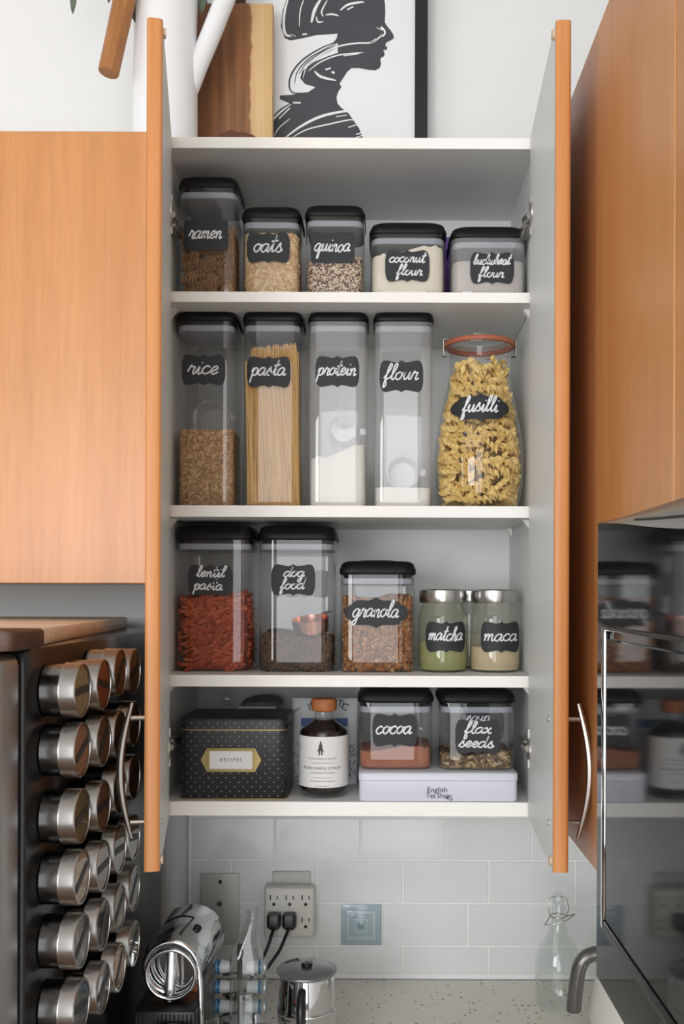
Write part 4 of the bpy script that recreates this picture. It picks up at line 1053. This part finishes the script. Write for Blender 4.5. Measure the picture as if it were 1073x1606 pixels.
t, xc, yc, rx, ry = container('short clear container of flax seeds at the right end of the white tin', WX(750,yf), yf, .121, .118, tz1, zlid, 'clear_plastic', .025)
sf = front(xc,yc,rx,ry); zt = wob(WZ(1184,yf), .003, 55, .04, xc)
FX = [srgb(84,66,48), srgb(130,108,76), srgb(164,140,100), srgb(104,84,60), srgb(186,164,124), srgb(72,56,44)]
speckle('flax_mass', FX, 260, .7, .5); grains('flax_seed', FX, .5)
fill('flax_seeds', 'flax_mass', xc, yc, rx-.003, ry-.003, tz1+.003, zt, 'mixed brown flax seeds in the lower part of the container', 'seeds')
o = joined('flax_seed_layer', 'flax_seed', scatter(1700, xc, yc, rx-.0022, ry-.0022, tz1, zt, .0046, .6, .2, seed=51), OCT, 60)
tag(o, 'loose seeds at the surface of the flax seeds', 'seeds', None, 'stuff')
s2 = sticker(t, [('soup',-.006,.66),(' ',0,1)], WX(757,yf), WZ(1136,yf), .070, .052, lambda x,z: sf(x,z)+.0030, 'bracket', .0085, .0016, .80)
s2['label'] = 'older dark label half hidden inside the container'
sticker(t, [('flax',.001,.78),('seeds',-.002,1.0)], WX(750,yf), WZ(1155,yf), .071, .056, sf, 'bracket', .0092, .0027, .78)

# ================================================================== on top of the cabinets
ZT = TOP
# white pitcher
plain('enamel', srgb(236,237,238), .25, var=.01, spec=.5)
pyc = .150; pxc = WX(256.5,pyc); pr = .0545
pt = empty('pitcher', (pxc,pyc,ZT)); tag(pt, 'tall white enamel pitcher holding greenery on top of the cabinet', 'pitcher')
PB = [(pr-.004,ZT+.0006),(pr,ZT+.004),(pr+.001,ZT+.06),(pr+.0005,ZT+.15),(pr-.001,ZT+.24),(pr,ZT+.31),(pr+.003,ZT+.345),(pr+.0005,ZT+.343),(pr-.003,ZT+.31),(pr-.003,ZT+.10),(.01,ZT+.098)]
obj('body', MB().lathe(pxc,pyc,PB,48,(1,0)), 'enamel', pt)
hp = []
for (px_,py_) in ((280,168),(296,134),(309,100),(325,62),(340,24),(352,-8),(356,-40),(345,-62),(320,-68),(305,-64)):
    hp.append((WX(px_,pyc), pyc, WZ(py_,pyc)))
hs = [Vector(p) for p in hp]; sm = []
for i in range(len(hs)-1):
    for j in range(5):
        t_ = j/5; p0,p1,p2,p3 = hs[max(i-1,0)],hs[i],hs[i+1],hs[min(i+2,len(hs)-1)]
        sm.append(.5*((2*p1)+(p2-p0)*t_+(2*p0-5*p1+4*p2-p3)*t_*t_+(3*p1-p0-3*p2+p3)*t_**3))
obj('handle', MB().tube(sm, .0172, 14), 'enamel', pt, smooth=80)
# wooden-handled utensil hooked over the pitcher, free end hanging
wood('utensil_wood', [srgb(142,92,52), srgb(168,114,68), srgb(184,130,82)], (18,18,3), .5, .35, .25)
uy = .085
A = Vector((WX(167,uy),uy,WZ(117,uy))); B = Vector((WX(197,uy),uy+.010,WZ(-40,uy))); d = (B-A).normalized()
ut = empty('kitchen_utensil', tuple(A)); tag(ut, 'faceted brown wooden handle hanging in front of the white pitcher', 'utensil')
e = d.to_track_quat('Z','Y').to_matrix().to_4x4(); M = Matrix.Translation(A) @ e
obj('handle', MB().lathe(0,0,[(.0150,0),(.0170,.0015),(.0172,.06),(.0180,.12),(.0170,.185),(.012,.195)],10,M=M), 'utensil_wood', ut, smooth=20)
tp = A+d*.19
hk = [tp, tp+d*.02, tp+d*.035+Vector((.010,.004,.006)), Vector((pxc-.030,pyc-.045,ZT+.352)), Vector((pxc-.020,pyc-.030,ZT+.352)), Vector((pxc-.016,pyc-.026,ZT+.30))]
obj('steel_hook', MB().tube(hk, .0035, 8), 'steel', ut, smooth=80)
# greenery
plain('leaf_green', srgb(96,108,92), .55, var=.2, vscale=40)
gp = empty('olive_branch', (pxc,pyc,ZT+.11)); tag(gp, 'grey green leafy branches drooping from the white pitcher', 'plant')
stems = MB()
def leafmesh(p, d, l, w_):
    p = Vector(p); d = Vector(d).normalized(); s_ = d.cross(Vector((0,1,.2))).normalized(); nn = s_.cross(d)
    mb = MB(); vs = []; fs = []
    for i in range(7):
        q = i/6; ww = w_*math.sin(PI*min(1,q*.93+.05))**.8; c = p+d*(l*q)+Vector((0,0,-.004*q*q))
        vs += [c-s_*ww, c+nn*(-.0012), c+s_*ww, c+nn*(-.0018)]
    for i in range(6):
        for k in range(4): fs.append((4*i+k,4*i+(k+1)%4,4*i+4+(k+1)%4,4*i+4+k))
    fs += [(0,1,2,3),(27,26,25,24)]
    mb.add(vs, fs); return mb
tops = [(WX(112,.16),.16,WZ(-25,.16)), (WX(205,.12),.12,WZ(-30,.12)), (WX(312,.16),.165,WZ(-40,.16)), (WX(230,.15),.15,WZ(-120,.15))]
for tx_ in tops:
    a = Vector((pxc,pyc,ZT+.11)); c = Vector((pxc+(tx_[0]-pxc)*.25,pyc,ZT+.42)); b2 = Vector(tx_)
    pts = [(1-q)**2*a+2*q*(1-q)*c+q*q*b2 for q in [i/16 for i in range(17)]]
    stems.tube(pts, .0016, 6)
obj('stems', stems, 'leaf_green', gp)
for (px_,py_,yy,dx,dz,l,w_) in ((113,-25,.16,-.05,-1,.050,.0062),(104,-40,.16,.3,-1,.045,.006),(203,-30,.12,.12,-1,.060,.0075),(197,-8,.12,.35,-1,.055,.0065),(171,-25,.12,-.15,-1,.030,.006),(311,-35,.165,.05,-1,.060,.009),(230,-120,.15,-.4,.3,.05,.008),(225,-140,.15,.4,.6,.05,.008),(112,-30,.16,-.8,.2,.05,.007),(320,-45,.165,.6,.4,.05,.008)):
    obj('leaf', leafmesh((WX(px_,yy),yy,WZ(py_,yy)),(dx,0,dz),l,w_), 'leaf_green', gp)
# framed print leaning on the wall
yp = .262
plain('frame_black', srgb(24,25,26), .4, var=.06)
plain('print_paper', srgb(232,233,234), .5, var=.01)
plain('ink_black', srgb(66,68,74), .55, var=.08, vscale=12)
fxL, fxR = WX(300,yp), WX(668,yp); fzB, fzT = ZT+.0008, ZT+.520; fw = .0235
pf = empty('framed_print', ((fxL+fxR)/2,yp,ZT)); tag(pf, 'framed black ink print of a face in profile leaning on the wall', 'picture')
for (a,b_,c,d_) in ((fxL,fxL+fw,fzB,fzT),(fxR-fw,fxR,fzB,fzT),(fxL+fw,fxR-fw,fzB,fzB+fw),(fxL+fw,fxR-fw,fzT-fw,fzT)):
    obj('frame_bar', MB().box(a,b_,yp,yp+.020,c,d_,.001), 'frame_black', pf)
sh = obj('sheet', MB().box(fxL+fw-.002,fxR-fw+.002,yp+.007,yp+.012,fzB+fw-.002,fzT-fw+.002), 'print_paper', pf)
def PX(a, b_, off=.0004):  # traced on the print itself: millimetres across the sheet
    return (WX(420+a/4.127,yp), yp+.007-off, WZ(b_/4.127,yp))
ink = MB(); 
def closed(pts, k=3): return smooth2(pts+[pts[0]], k)[:-1]
head = [(745,0),(748,60),(745,130),(760,155),(785,185),(803,215),(803,235),(785,247),(755,262),(748,280),(762,293),(758,308),(735,312),(745,330),(742,350),(722,360),(716,375),(722,400),(712,428),(685,442),(640,440),(580,428),(530,428),(500,455),(475,495),(452,530),(465,552),(445,580),(432,620),(440,660),(465,688),(510,720),(545,770),(580,820),(605,880),(625,930),(60,930),(20,880),(20,775),(80,715),(140,665),(65,632),(65,608),(130,604),(250,585),(292,555),(230,535),(196,495),(212,445),(280,392),(380,350),(440,330),(440,262),(400,275),(430,240),(440,205),(300,215),(200,238),(130,250),(95,235),(70,160),(80,60),(100,0),(150,-90),(300,-170),(500,-180),(650,-130),(730,-60)]
ink.poly(head, lambda a,b_: PX(a,b_))
def stroke(mb, pts, wd, off): 
    P = smooth2(pts,5); n = len(P)
    mb.ribbon(P, [max(.6,1.3*wd*(math.sin(PI*(i+.6)/(n+.2))**.5)) for i in range(n)], lambda a,b_: PX(a,b_,off))
for pts, wd in (([(440,255),(330,300),(220,370),(150,450),(125,530),(150,590),(255,588)],9),([(440,262),(350,310),(250,370),(180,450),(160,530)],6),([(430,280),(330,330),(235,400),(190,470)],5),([(420,300),(330,345),(250,400)],7),([(25,745),(70,700),(150,650)],8)):
    stroke(ink, pts, wd, .0005)
obj('ink_profile', ink, 'ink_black', sh, smooth=0, label='dark ink profile of a head with swept hair')
wh = MB()
for pts, wd in (([(118,-20),(95,60),(88,150),(105,215),(165,225)],13),([(220,-20),(195,60),(190,160)],6),([(330,-20),(290,50),(268,135)],16),([(300,95),(310,130),(345,128)],8),([(370,-10),(335,60),(345,95)],8),([(360,85),(400,80),(445,90)],9),([(455,55),(500,20),(560,5),(610,0)],12),([(500,50),(540,30)],8),([(210,212),(240,210)],9),([(130,218),(160,224)],12),
    ([(690,165),(735,190),(720,220),(660,262),(560,268),(440,290),(330,345),(240,420),(215,500)],8),([(720,160),(742,195),(728,225)],16),([(605,328),(520,335),(420,352),(320,395),(250,450)],7),([(480,350),(580,335)],6),([(655,262),(690,240)],9),([(290,450),(320,480),(360,495),(430,510)],13),([(360,440),(395,430)],9),([(400,455),(420,462)],12),([(225,540),(290,558)],10),([(150,655),(200,656)],9),
    ([(105,880),(200,810),(330,745),(470,712),(510,715)],13),([(150,880),(240,830),(380,795),(520,765),(535,772)],7),([(30,870),(60,820),(130,760)],5),([(430,745),(500,735)],5),([(510,815),(570,795)],6),([(560,860),(600,850)],6),([(60,760),(130,690)],7),([(560,880),(602,866)],5)):
    stroke(wh, pts, wd, .0009)
obj('brush_highlights', wh, 'print_paper', sh, smooth=0, label='pale dry-brush streaks across the ink')
# wooden board in front of the print
m, nt, b = base('acacia'); v = coords(nt, (30,30,1.6)); f = noise(nt, v, 1, 5, .6, .5)
heart = ramp(nt, f, [(.28,srgb(92,56,32)),(.5,srgb(134,88,52)),(.72,srgb(158,108,68))])
sap = ramp(nt, f, [(.25,srgb(176,134,84)),(.5,srgb(208,170,118)),(.75,srgb(222,188,140))])
tc = nt.nodes.new('ShaderNodeTexCoord'); sx = nt.nodes.new('ShaderNodeSeparateXYZ'); nt.links.new(tc.outputs['Object'], sx.inputs[0])
nz = noise(nt, coords(nt,(1,1,12)), 2, 2); ma = nt.nodes.new('ShaderNodeMath'); ma.operation = 'MULTIPLY_ADD'; ma.inputs[1].default_value = .018
nt.links.new(nz, ma.inputs[0]); nt.links.new(sx.outputs['X'], ma.inputs[2])
gt = ramp(nt, ma.outputs[0], [(.040,(0,0,0)),(.043,(1,1,1))]); mx = nt.nodes.new('ShaderNodeMix'); mx.data_type = 'RGBA'
nt.links.new(gt, mx.inputs[0]); nt.links.new(heart, mx.inputs[6]); nt.links.new(sap, mx.inputs[7]); nt.links.new(mx.outputs[2], b.inputs['Base Color']); b.inputs['Roughness'].default_value = .5
by = .220; bl, br_ = WX(300,by), WX(425,by); bt = WZ(5,by)
wb = empty('serving_board', ((bl+br_)/2,by,ZT)); tag(wb, 'brown wooden serving board with pale edge standing beside the pitcher', 'cutting board')
obj('plank', MB().box(bl,br_,by,by+.020,ZT+.0006,bt,.003,seg=2), 'acacia', wb)
obj('grip', MB().box(WX(355,by),WX(381,by),by+.003,by+.017,bt-.001,bt+.075,.004,seg=2), 'dark_board', wb, label='dark wooden grip')
plain('driftwood', srgb(106,66,50), .7, var=.2, vscale=60, bmp=.5, bscale=120)
dy = .02; dz = ZT
dw = MB().tube([(WX(342,dy),dy,dz+.008),(WX(352,dy),dy,dz+.0095),(WX(360,dy),dy,dz+.012),(WX(368,dy),dy,dz+.0095),(WX(380,dy),dy-.002,dz+.0085),(WX(392,dy),dy,dz+.007),(WX(402,dy),dy,dz+.004)], [.006,.0085,.0095,.008,.008,.0065,.0035], 9)
tag(obj('wood_knot', dw, 'driftwood', smooth=80), 'small knobbly reddish brown wood piece lying before the serving board', 'ornament')

# ================================================================== on the wall and worktop
WY = WALL_Y-.0078
plain('plate_grey', srgb(188,189,186), .35, var=.02)
wp = empty('wall_plate', (WX(347,.292),WY,WZ(1480,.292))); tag(wp, 'pale blank wall plate with two screws left of the outlets', 'wall plate')
obj('plate', MB().box(WX(317,.292),WX(378,.292),WY-.005,WY,WZ(1482,.292),WZ(1370,.292),.002,seg=2), 'plate_grey', wp)
for py_ in (1383,1468): obj('screw', MB().tube([(WX(347.5,.29),WY-.005,WZ(py_,.29)),(WX(347.5,.29),WY-.0068,WZ(py_,.29))],.0035,10), 'dark_hole', wp)
obj('cable_socket', MB().tube([(WX(347.5,.29),WY-.005,WZ(1416,.29)),(WX(347.5,.29),WY-.013,WZ(1416,.29))],.0048,12), 'steel', wp)
oy = .29
oa = empty('outlet_adapter', (WX(457,oy),WY,WZ(1463,oy))); tag(oa, 'beige six-outlet adapter plugged into the tiled wall', 'outlet')
obj('wall_plate', MB().box(WX(429,oy),WX(489,oy),WY-.004,WY,WZ(1465,oy),WZ(1367,oy),.0015), 'plate_grey', oa)
ax0, ax1, az0, az1 = WX(419,oy), WX(496,oy), WZ(1462,oy), WZ(1385,oy); ay = WY-.034
obj('housing', MB().box(ax0,ax1,ay,WY-.004,az0,az1,.006,seg=3), 'white_plastic', oa)
for (px_,py_) in ((431,1412),(456,1412),(481,1412),(481,1447),(431,1447),(456,1447)):
    sx_ = WX(px_,.255); sz_ = WZ(py_,.255); s_ = MB()
    s_.box(sx_-.0075,sx_-.0055,ay-.0006,ay+.001,sz_-.001,sz_+.008); s_.box(sx_+.0055,sx_+.0072,ay-.0006,ay+.001,sz_,sz_+.007)
    s_.tube([(sx_,ay-.0006,sz_-.009),(sx_,ay+.001,sz_-.009)],.0030,10)
    obj('socket_slots', s_, 'dark_hole', oa)
obj('screw', MB().tube([(WX(456,.255),ay-.0008,WZ(1424,.255)),(WX(456,.255),ay+.001,WZ(1424,.255))],.002,8), 'hinge_metal', oa)
for (px_, pts, lb) in ((432,[(430,1455),(427,1470),(420,1492),(411,1512),(400,1530)],'black plug in the lower left socket with a cord'),(456,[(453,1458),(448,1475),(440,1495),(430,1512),(415,1535)],'black plug in the lower middle socket with a cord')):
    c_ = empty('power_cord', (WX(px_,.245),ay-.02,WZ(1460,.25))); tag(c_, lb, 'power cord')
    x, z = WX(px_,.25), WZ(1444,.25)
    pg = MB().loft([(x,ay-.011,z-.014,.009,.008,4),(x,ay-.013,z-.008,.0125,.0115,5),(x,ay-.013,z+.011,.0125,.0115,5),(x,ay-.013,z+.014,.0105,.010,5)], 24)
    obj('plug', pg, 'black_plastic', c_)
    P = [Vector((WX(a,.24-.02*i), ay-.016-.012*i, WZ(b_,.24-.02*i))) for i,(a,b_) in enumerate(pts)]
    P[0] = Vector((x,ay-.012,z-.012))
    sm = []
    for i in range(len(P)-1):
        for j in range(4):
            t_ = j/4; p0,p1,p2,p3 = P[max(i-1,0)],P[i],P[i+1],P[min(i+2,len(P)-1)]
            sm.append(.5*((2*p1)+(p2-p0)*t_+(2*p0-5*p1+4*p2-p3)*t_*t_+(3*p1-p0-3*p2+p3)*t_**3))
    end = P[-1]; sm += [end, end+Vector((-.012,-.002,-.03)), Vector((end.x-.03,end.y-.004,CTR+.004)), Vector((end.x-.055,end.y+.01,CTR+.0035))]
    obj('cord', MB().tube(sm, .0031, 8), 'black_plastic', c_, smooth=80)

# coffee machine
cm = empty('coffee_machine', (-.325,.08,CTR)); tag(cm, 'chrome capsule coffee machine with round lever ring beside the fridge', 'coffee machine')
plain('machine_grey', srgb(96,94,92), .35, .3, .05); plain('machine_black', srgb(22,23,24), .35, var=.06)
Pr, Pf = Vector((-.2985,.085,-.556)), Vector((-.3170,-.045,-.561)); d = (Pf-Pr); Lq = d.length
M = Matrix.Translation(Pr) @ d.normalized().to_track_quat('Z','Y').to_matrix().to_4x4(); rb = .0470
obj('barrel', MB().lathe(0,0,[(rb-.012,-.004),(rb-.003,0),(rb,.006),(rb,Lq-.030),(rb-.002,Lq-.012),(rb-.007,Lq)],48,M=M), 'chrome', cm, smooth=30)
bb = MB()
for (aa, l0, l1) in ((1.0,.004,.055),(1.0,.066,Lq-.016),(1.95,.066,Lq-.016)):
    pass
inv = M.inverted()
def onb(ang, l): # point on the barrel: ang measured from straight up towards +X
    ax = d.normalized(); up = (Vector((0,0,1))-ax*ax.z).normalized(); rt_ = ax.cross(up); 
    if rt_.x < 0: rt_ = -rt_
    return Pr+ax*l+(up*math.cos(ang)+rt_*math.sin(ang))*(rb+.0002)
for (ang,l0,l1) in ((-.18,.006,.055),(.30,.060,Lq-.012)): 
    bb.tube([onb(ang,l0),onb(ang,(l0+l1)/2),onb(ang,l1)],.0016,6)
bb.tube([onb(-.75+.105*i,.058) for i in range(11)],.0009,6)
obj('slots', bb, 'machine_black', cm)
obj('button', MB().tube([onb(.62,.085)-Vector((0,0,.001)),onb(.62,.085)+Vector((.0025,-.001,.003))],.0065,14), 'machine_black', cm)
obj('rear_tank', MB().box(-.360,-.285,.094,.180,CTR+.001,-.545,.010,seg=3), 'machine_grey', cm)
obj('body', MB().box(-.362,-.270,.000,.090,CTR+.001,-.606,.008,seg=3), 'machine_grey', cm)
obj('side_frame', MB().tube([(-.272,-.050,-.560),(-.2680,-.058,-.590),(-.2660,-.060,-.640),(-.2660,-.060,CTR+.004)],.0042,8), 'chrome', cm, smooth=80)
obj('lever_ring', MB().ring(-.3115,-.064,-.5690,.0365,.0032,'Y',48,8), 'chrome', cm, smooth=80)
obj('head_ring', MB().ring(-.3130,-.0500,-.5640,.039,.0058,'Y',48,8), 'chrome', cm, smooth=80)
obj('spout', MB().loft([(-.315,-.052,-.612,.0065,.008,3),(-.315,-.050,-.604,.0085,.010,3),(-.314,-.046,-.570,.0095,.011,3),(-.314,-.042,-.540,.008,.010,3)],20), 'chrome', cm, smooth=60)
obj('spout_fin', MB().box(-.2985,-.2955,-.050,-.010,-.606,-.545,.001), 'chrome', cm)
obj('front_panel', MB().box(-.350,-.2785,-.012,-.0005,CTR+.04,-.560,.002), 'orange_reflection', cm, label='chrome front panel with the orange cabinet reflection painted in')
obj('drip_tray', MB().box(-.362,-.270,-.085,-.014,CTR+.001,-.616,.004,seg=2), 'machine_black', cm)
rb_ = MB()
for k in range(14): rb_.box(-.358+.0062*k,-.3555+.0062*k,-.0865,-.0852,CTR+.006,-.620)
obj('tray_ribs', rb_, 'machine_black', cm)
gr = MB().ring(-.300,-.124,-.632,.031,.0024,'Z',36,6)
for k in range(7):
    q = (k-3)/3.6*.031; h = math.sqrt(.031**2-q*q); gr.tube([(-.300+q,-.124-h,-.632),(-.300+q,-.124+h,-.632)],.0012,6)
obj('cup_grid', gr, 'chrome', cm, smooth=80)
obj('cup_rest', MB().lathe(-.300,-.124,[(.031,CTR+.001),(.032,CTR+.004),(.032,-.635),(.029,-.6345)],36), 'machine_black', cm)
# capsule stand with capsules
cy_ = .105; cxx = -.232
cst = empty('capsule_stand', (cxx,cy_,CTR)); tag(cst, 'slim black wire stand holding coffee capsules behind the glass bottle', 'capsule stand')
obj('base', MB().lathe(cxx,cy_,[(.040,CTR+.0006),(.041,CTR+.004),(.038,CTR+.007)],32), 'chrome', cst)
obj('post', MB().tube([(cxx,cy_,CTR+.006),(cxx,cy_,-.585)],.0045,10), 'black_plastic', cst)
plain('capsule_foil', srgb(190,196,200), .3, .6, .05, 60); plain('capsule_blue', srgb(46,120,168), .4, .2, .15, 90); plain('capsule_white', srgb(214,218,220), .4, var=.04)
for ri, zc in enumerate((-.6225,-.6560,-.6895)):
    obj('holder_arm', MB().tube([(cxx-.028,cy_,zc-.014),(cxx,cy_,zc-.010),(cxx+.028,cy_,zc-.014)],.0022,6), 'black_plastic', cst)
    for sgn in (1,-1):
        nm = ('upper','middle','lower')[ri]
        cp = empty('coffee_capsule', (cxx+sgn*.03,cy_,zc-.012)); tag(cp, f'{nm} silver coffee capsule with blue print on the {"right" if sgn > 0 else "left"} of the stand', 'capsule', 'capsules on the stand')
        M = Matrix.Translation((cxx+sgn*.012,cy_,zc)) @ Matrix.Rotation(sgn*PI/2,4,'Y')
        obj('cup', MB().lathe(0,0,[(.007,0),(.0085,.001),(.0118,.026),(.0118,.030)],24,M=M), 'capsule_white', cp)
        obj('rim', MB().lathe(0,0,[(.0118,.030),(.0145,.0305),(.0145,.0320),(.0125,.0328)],24,M=M), 'capsule_foil', cp)
        obj('print_ring', MB().lathe(0,0,[(.01125,.0200),(.01200,.0285)],24,(0,0),M=M), 'capsule_blue', cp)
# square glass bottle in front
qx, qy = WX(389,.030), .030; qz = WZ(1425,.030)
qb = empty('glass_bottle', (qx,qy,CTR)); tag(qb, 'empty clear square-shouldered glass bottle in front of the capsule stand', 'bottle')
obj('body', MB().loft([(qx,qy,CTR+.0006,.023,.023,5),(qx,qy,CTR+.004,.0255,.0255,5),(qx,qy,WZ(1500,.03),.0255,.0255,5),(qx,qy,WZ(1488,.03),.0225,.0225,4),(qx+.004,qy,WZ(1465,.03),.014,.014,2.5),(qx+.009,qy,WZ(1443,.03),.0098,.0098,2),(qx+.010,qy,qz,.0095,.0095,2)],40,(1,0)), 'thin_glass', qb)
obj('lip', MB().ring(qx+.010,qy,qz-.004,.0110,.0028,'Z',28,8), 'thin_glass', qb)
obj('lip', MB().ring(qx+.010,qy,WZ(1441,.03),.0115,.0022,'Z',28,8), 'thin_glass', qb)
# small glass cup and red lid jar at the lower edge
gx, gy = -.246, -.045
gc = empty('glass_cup', (gx,gy,CTR)); tag(gc, 'small clear glass cup between the coffee machine and the bottle', 'glass')
obj('bowl', MB().lathe(gx,gy,[(.014,CTR+.0006),(.017,CTR+.003),(.022,CTR+.060),(.0225,CTR+.066),(.021,CTR+.066),(.0165,CTR+.008),(.002,CTR+.006)],32,(1,0)), 'thin_glass', gc)
obj('water', MB().lathe(gx,gy,[(.0155,CTR+.009),(.019,CTR+.040),(.001,CTR+.040)],28,(1,0)), 'thin_glass', gc)
plain('lid_red', srgb(150,62,58), .4, var=.06); plain('lid_rim', srgb(150,150,150), .3, .8)
jx, jy = WX(410,-.10), -.10
sj = empty('glass_jar', (jx,jy,CTR)); tag(sj, 'low glass jar with a dull red lid at the front of the worktop', 'jar')
obj('body', MB().lathe(jx,jy,[(.028,CTR+.0006),(.031,CTR+.004),(.031,CTR+.058),(.029,CTR+.064)],36), 'thin_glass', sj)
obj('lid', MB().lathe(jx,jy,[(.0325,CTR+.0645),(.033,CTR+.076),(.031,CTR+.079)],36), 'lid_rim', sj)
obj('lid_inset', MB().lathe(jx,jy,[(.020,CTR+.079),(.0195,CTR+.0805)],32), 'lid_red', sj)
# milk frother
mx_, my_ = WX(483.5,.0), .0; mz = WZ(1519,.0); mr = .0445
clear('smoke_lid', (.55,.57,.60), .08, .8, .05, haze=.35, hazecol=(.30,.31,.33))
mf = empty('milk_frother', (mx_,my_,CTR)); tag(mf, 'stainless milk frother jug with grey see-through lid', 'frother')
obj('jug', MB().lathe(mx_,my_,[(.044,CTR+.012),(.0465,CTR+.016),(.0455,-.64),(.0425,mz-.012),(.0415,mz-.006),(.0395,mz-.006),(.040,-.63),(.040,CTR+.03),(.01,CTR+.03)],48,(1,0)), 'chrome', mf)
obj('base', MB().lathe(mx_,my_,[(.048,CTR+.0006),(.050,CTR+.003),(.050,CTR+.010),(.046,CTR+.0118)],48), 'machine_black', mf)
ld = obj('lid', MB().lathe(mx_,my_,[(.0400,mz-.010),(.0400,mz-.0055),(.0462,mz-.0050),(.0466,mz-.001),(.044,mz+.001),(.010,mz+.0018)],48), 'smoke_lid', mf)
obj('lid_ring', MB().ring(mx_,my_,mz-.002,.0460,.0018,'Z',48,8), 'lid_rim', ld)
obj('knob', MB().box(-.007,.007,-.007,.007,.0015,.0085,.0015,M=Matrix.Translation((mx_,my_,mz)) @ Matrix.Rotation(PI/4,4,'Z')), 'machine_black', ld)
hd = MB().tube([(mx_-.004,my_-.041,mz-.020),(mx_-.004,my_-.060,mz-.022),(mx_-.004,my_-.068,mz-.045),(mx_-.004,my_-.066,CTR+.040),(mx_-.004,my_-.045,CTR+.030)],.0065,10)
obj('handle', hd, 'machine_black', mf, smooth=80)
obj('band', MB().lathe(mx_,my_,[(.0462,-.648),(.0470,-.6465),(.0470,-.6425),(.0462,-.641)],48,(0,0)), 'chrome', mf)

# swing-top bottle
bx_, by_ = .316, .178; Rb = .0405
bt_ = empty('swing_top_bottle', (bx_,by_,CTR)); tag(bt_, 'round clear swing-top glass bottle standing by the kettle', 'bottle')
obj('body', MB().lathe(bx_,by_,[(.030,CTR+.0008),(.037,CTR+.003),(Rb,CTR+.012),(Rb,CTR+.072),(.0385,CTR+.088),(.031,CTR+.108),(.020,CTR+.126),(.0140,CTR+.138),(.0125,CTR+.150),(.0125,CTR+.168),(.0140,CTR+.170),(.0140,CTR+.176),(.0110,CTR+.178)],44,(1,0)), 'thin_glass', bt_)
obj('stopper', MB().lathe(bx_,by_,[(.009,CTR+.1785),(.0125,CTR+.183),(.0125,CTR+.190),(.009,CTR+.1975),(.003,CTR+.2005)],24), 'thin_glass', bt_)
wr = MB().ring(bx_,by_,CTR+.158,.0135,.0011,'Z',28,6)
for sx in (-1,1): wr.tube([(bx_+sx*.0145,by_,CTR+.158),(bx_+sx*.018,by_-.004,CTR+.172),(bx_+sx*.0145,by_,CTR+.190),(bx_+sx*.004,by_,CTR+.192)],.0010,6)
wr.tube([(bx_-.0145,by_-.002,CTR+.158),(bx_-.026,by_-.014,CTR+.147),(bx_-.012,by_-.021,CTR+.150),(bx_+.012,by_-.021,CTR+.158),(bx_+.026,by_-.014,CTR+.166),(bx_+.0145,by_-.002,CTR+.158)],.0011,6)
obj('wire_bail', wr, 'steel', bt_, smooth=80)

# kettle in the corner
kx, ky = .4385, .100; plain('kettle_white', srgb(212,210,202), .3, var=.01); plain('handle_grey', srgb(112,110,107), .25, .6, .06)
kt = empty('kettle', (kx,ky,CTR)); tag(kt, 'white tapered kettle with grey curved handle, mostly hidden behind the microwave', 'kettle')
obj('body', MB().lathe(kx,ky,[(.076,CTR+.0008),(.083,CTR+.004),(.0855,CTR+.012),(.082,CTR+.035),(.0735,CTR+.075),(.066,CTR+.115),(.060,CTR+.150),(.057,CTR+.160)],44), 'kettle_white', kt)
obj('lid', MB().lathe(kx,ky,[(.0565,CTR+.1605),(.055,CTR+.166),(.040,CTR+.171),(.012,CTR+.173),(.010,CTR+.183),(.006,CTR+.186)],40), 'kettle_white', kt)
hy_ = .075; K = [(966,1500),(945,1494),(930,1496),(919,1502),(911,1515),(907,1535),(904,1560),(902.5,1580),(902.5,1585)]
pts = [(WX(a,hy_),hy_+(.012 if i == 0 else 0),WZ(b_,hy_)) for i,(a,b_) in enumerate(K)]
sm = []; P = [Vector(p) for p in pts]
for i in range(len(P)-1):
    for j in range(4):
        t_ = j/4; p0,p1,p2,p3 = P[max(i-1,0)],P[i],P[i+1],P[min(i+2,len(P)-1)]
        sm.append(.5*((2*p1)+(p2-p0)*t_+(2*p0-5*p1+4*p2-p3)*t_*t_+(3*p1-p0-3*p2+p3)*t_**3))
sm.append(P[-1])
n = len(sm); obj('handle', MB().tube(sm, [.0122 if i < n-2 else .0105 if i < n-1 else .006 for i in range(n)], 14), 'handle_grey', kt, smooth=80)
rg = MB()
for off in (-.0045,.0045): rg.tube([p+Vector((off,-.0114,0)) for p in sm[14:-2]], .0014, 6)
obj('handle_ribs', rg, 'handle_grey', kt, smooth=80)
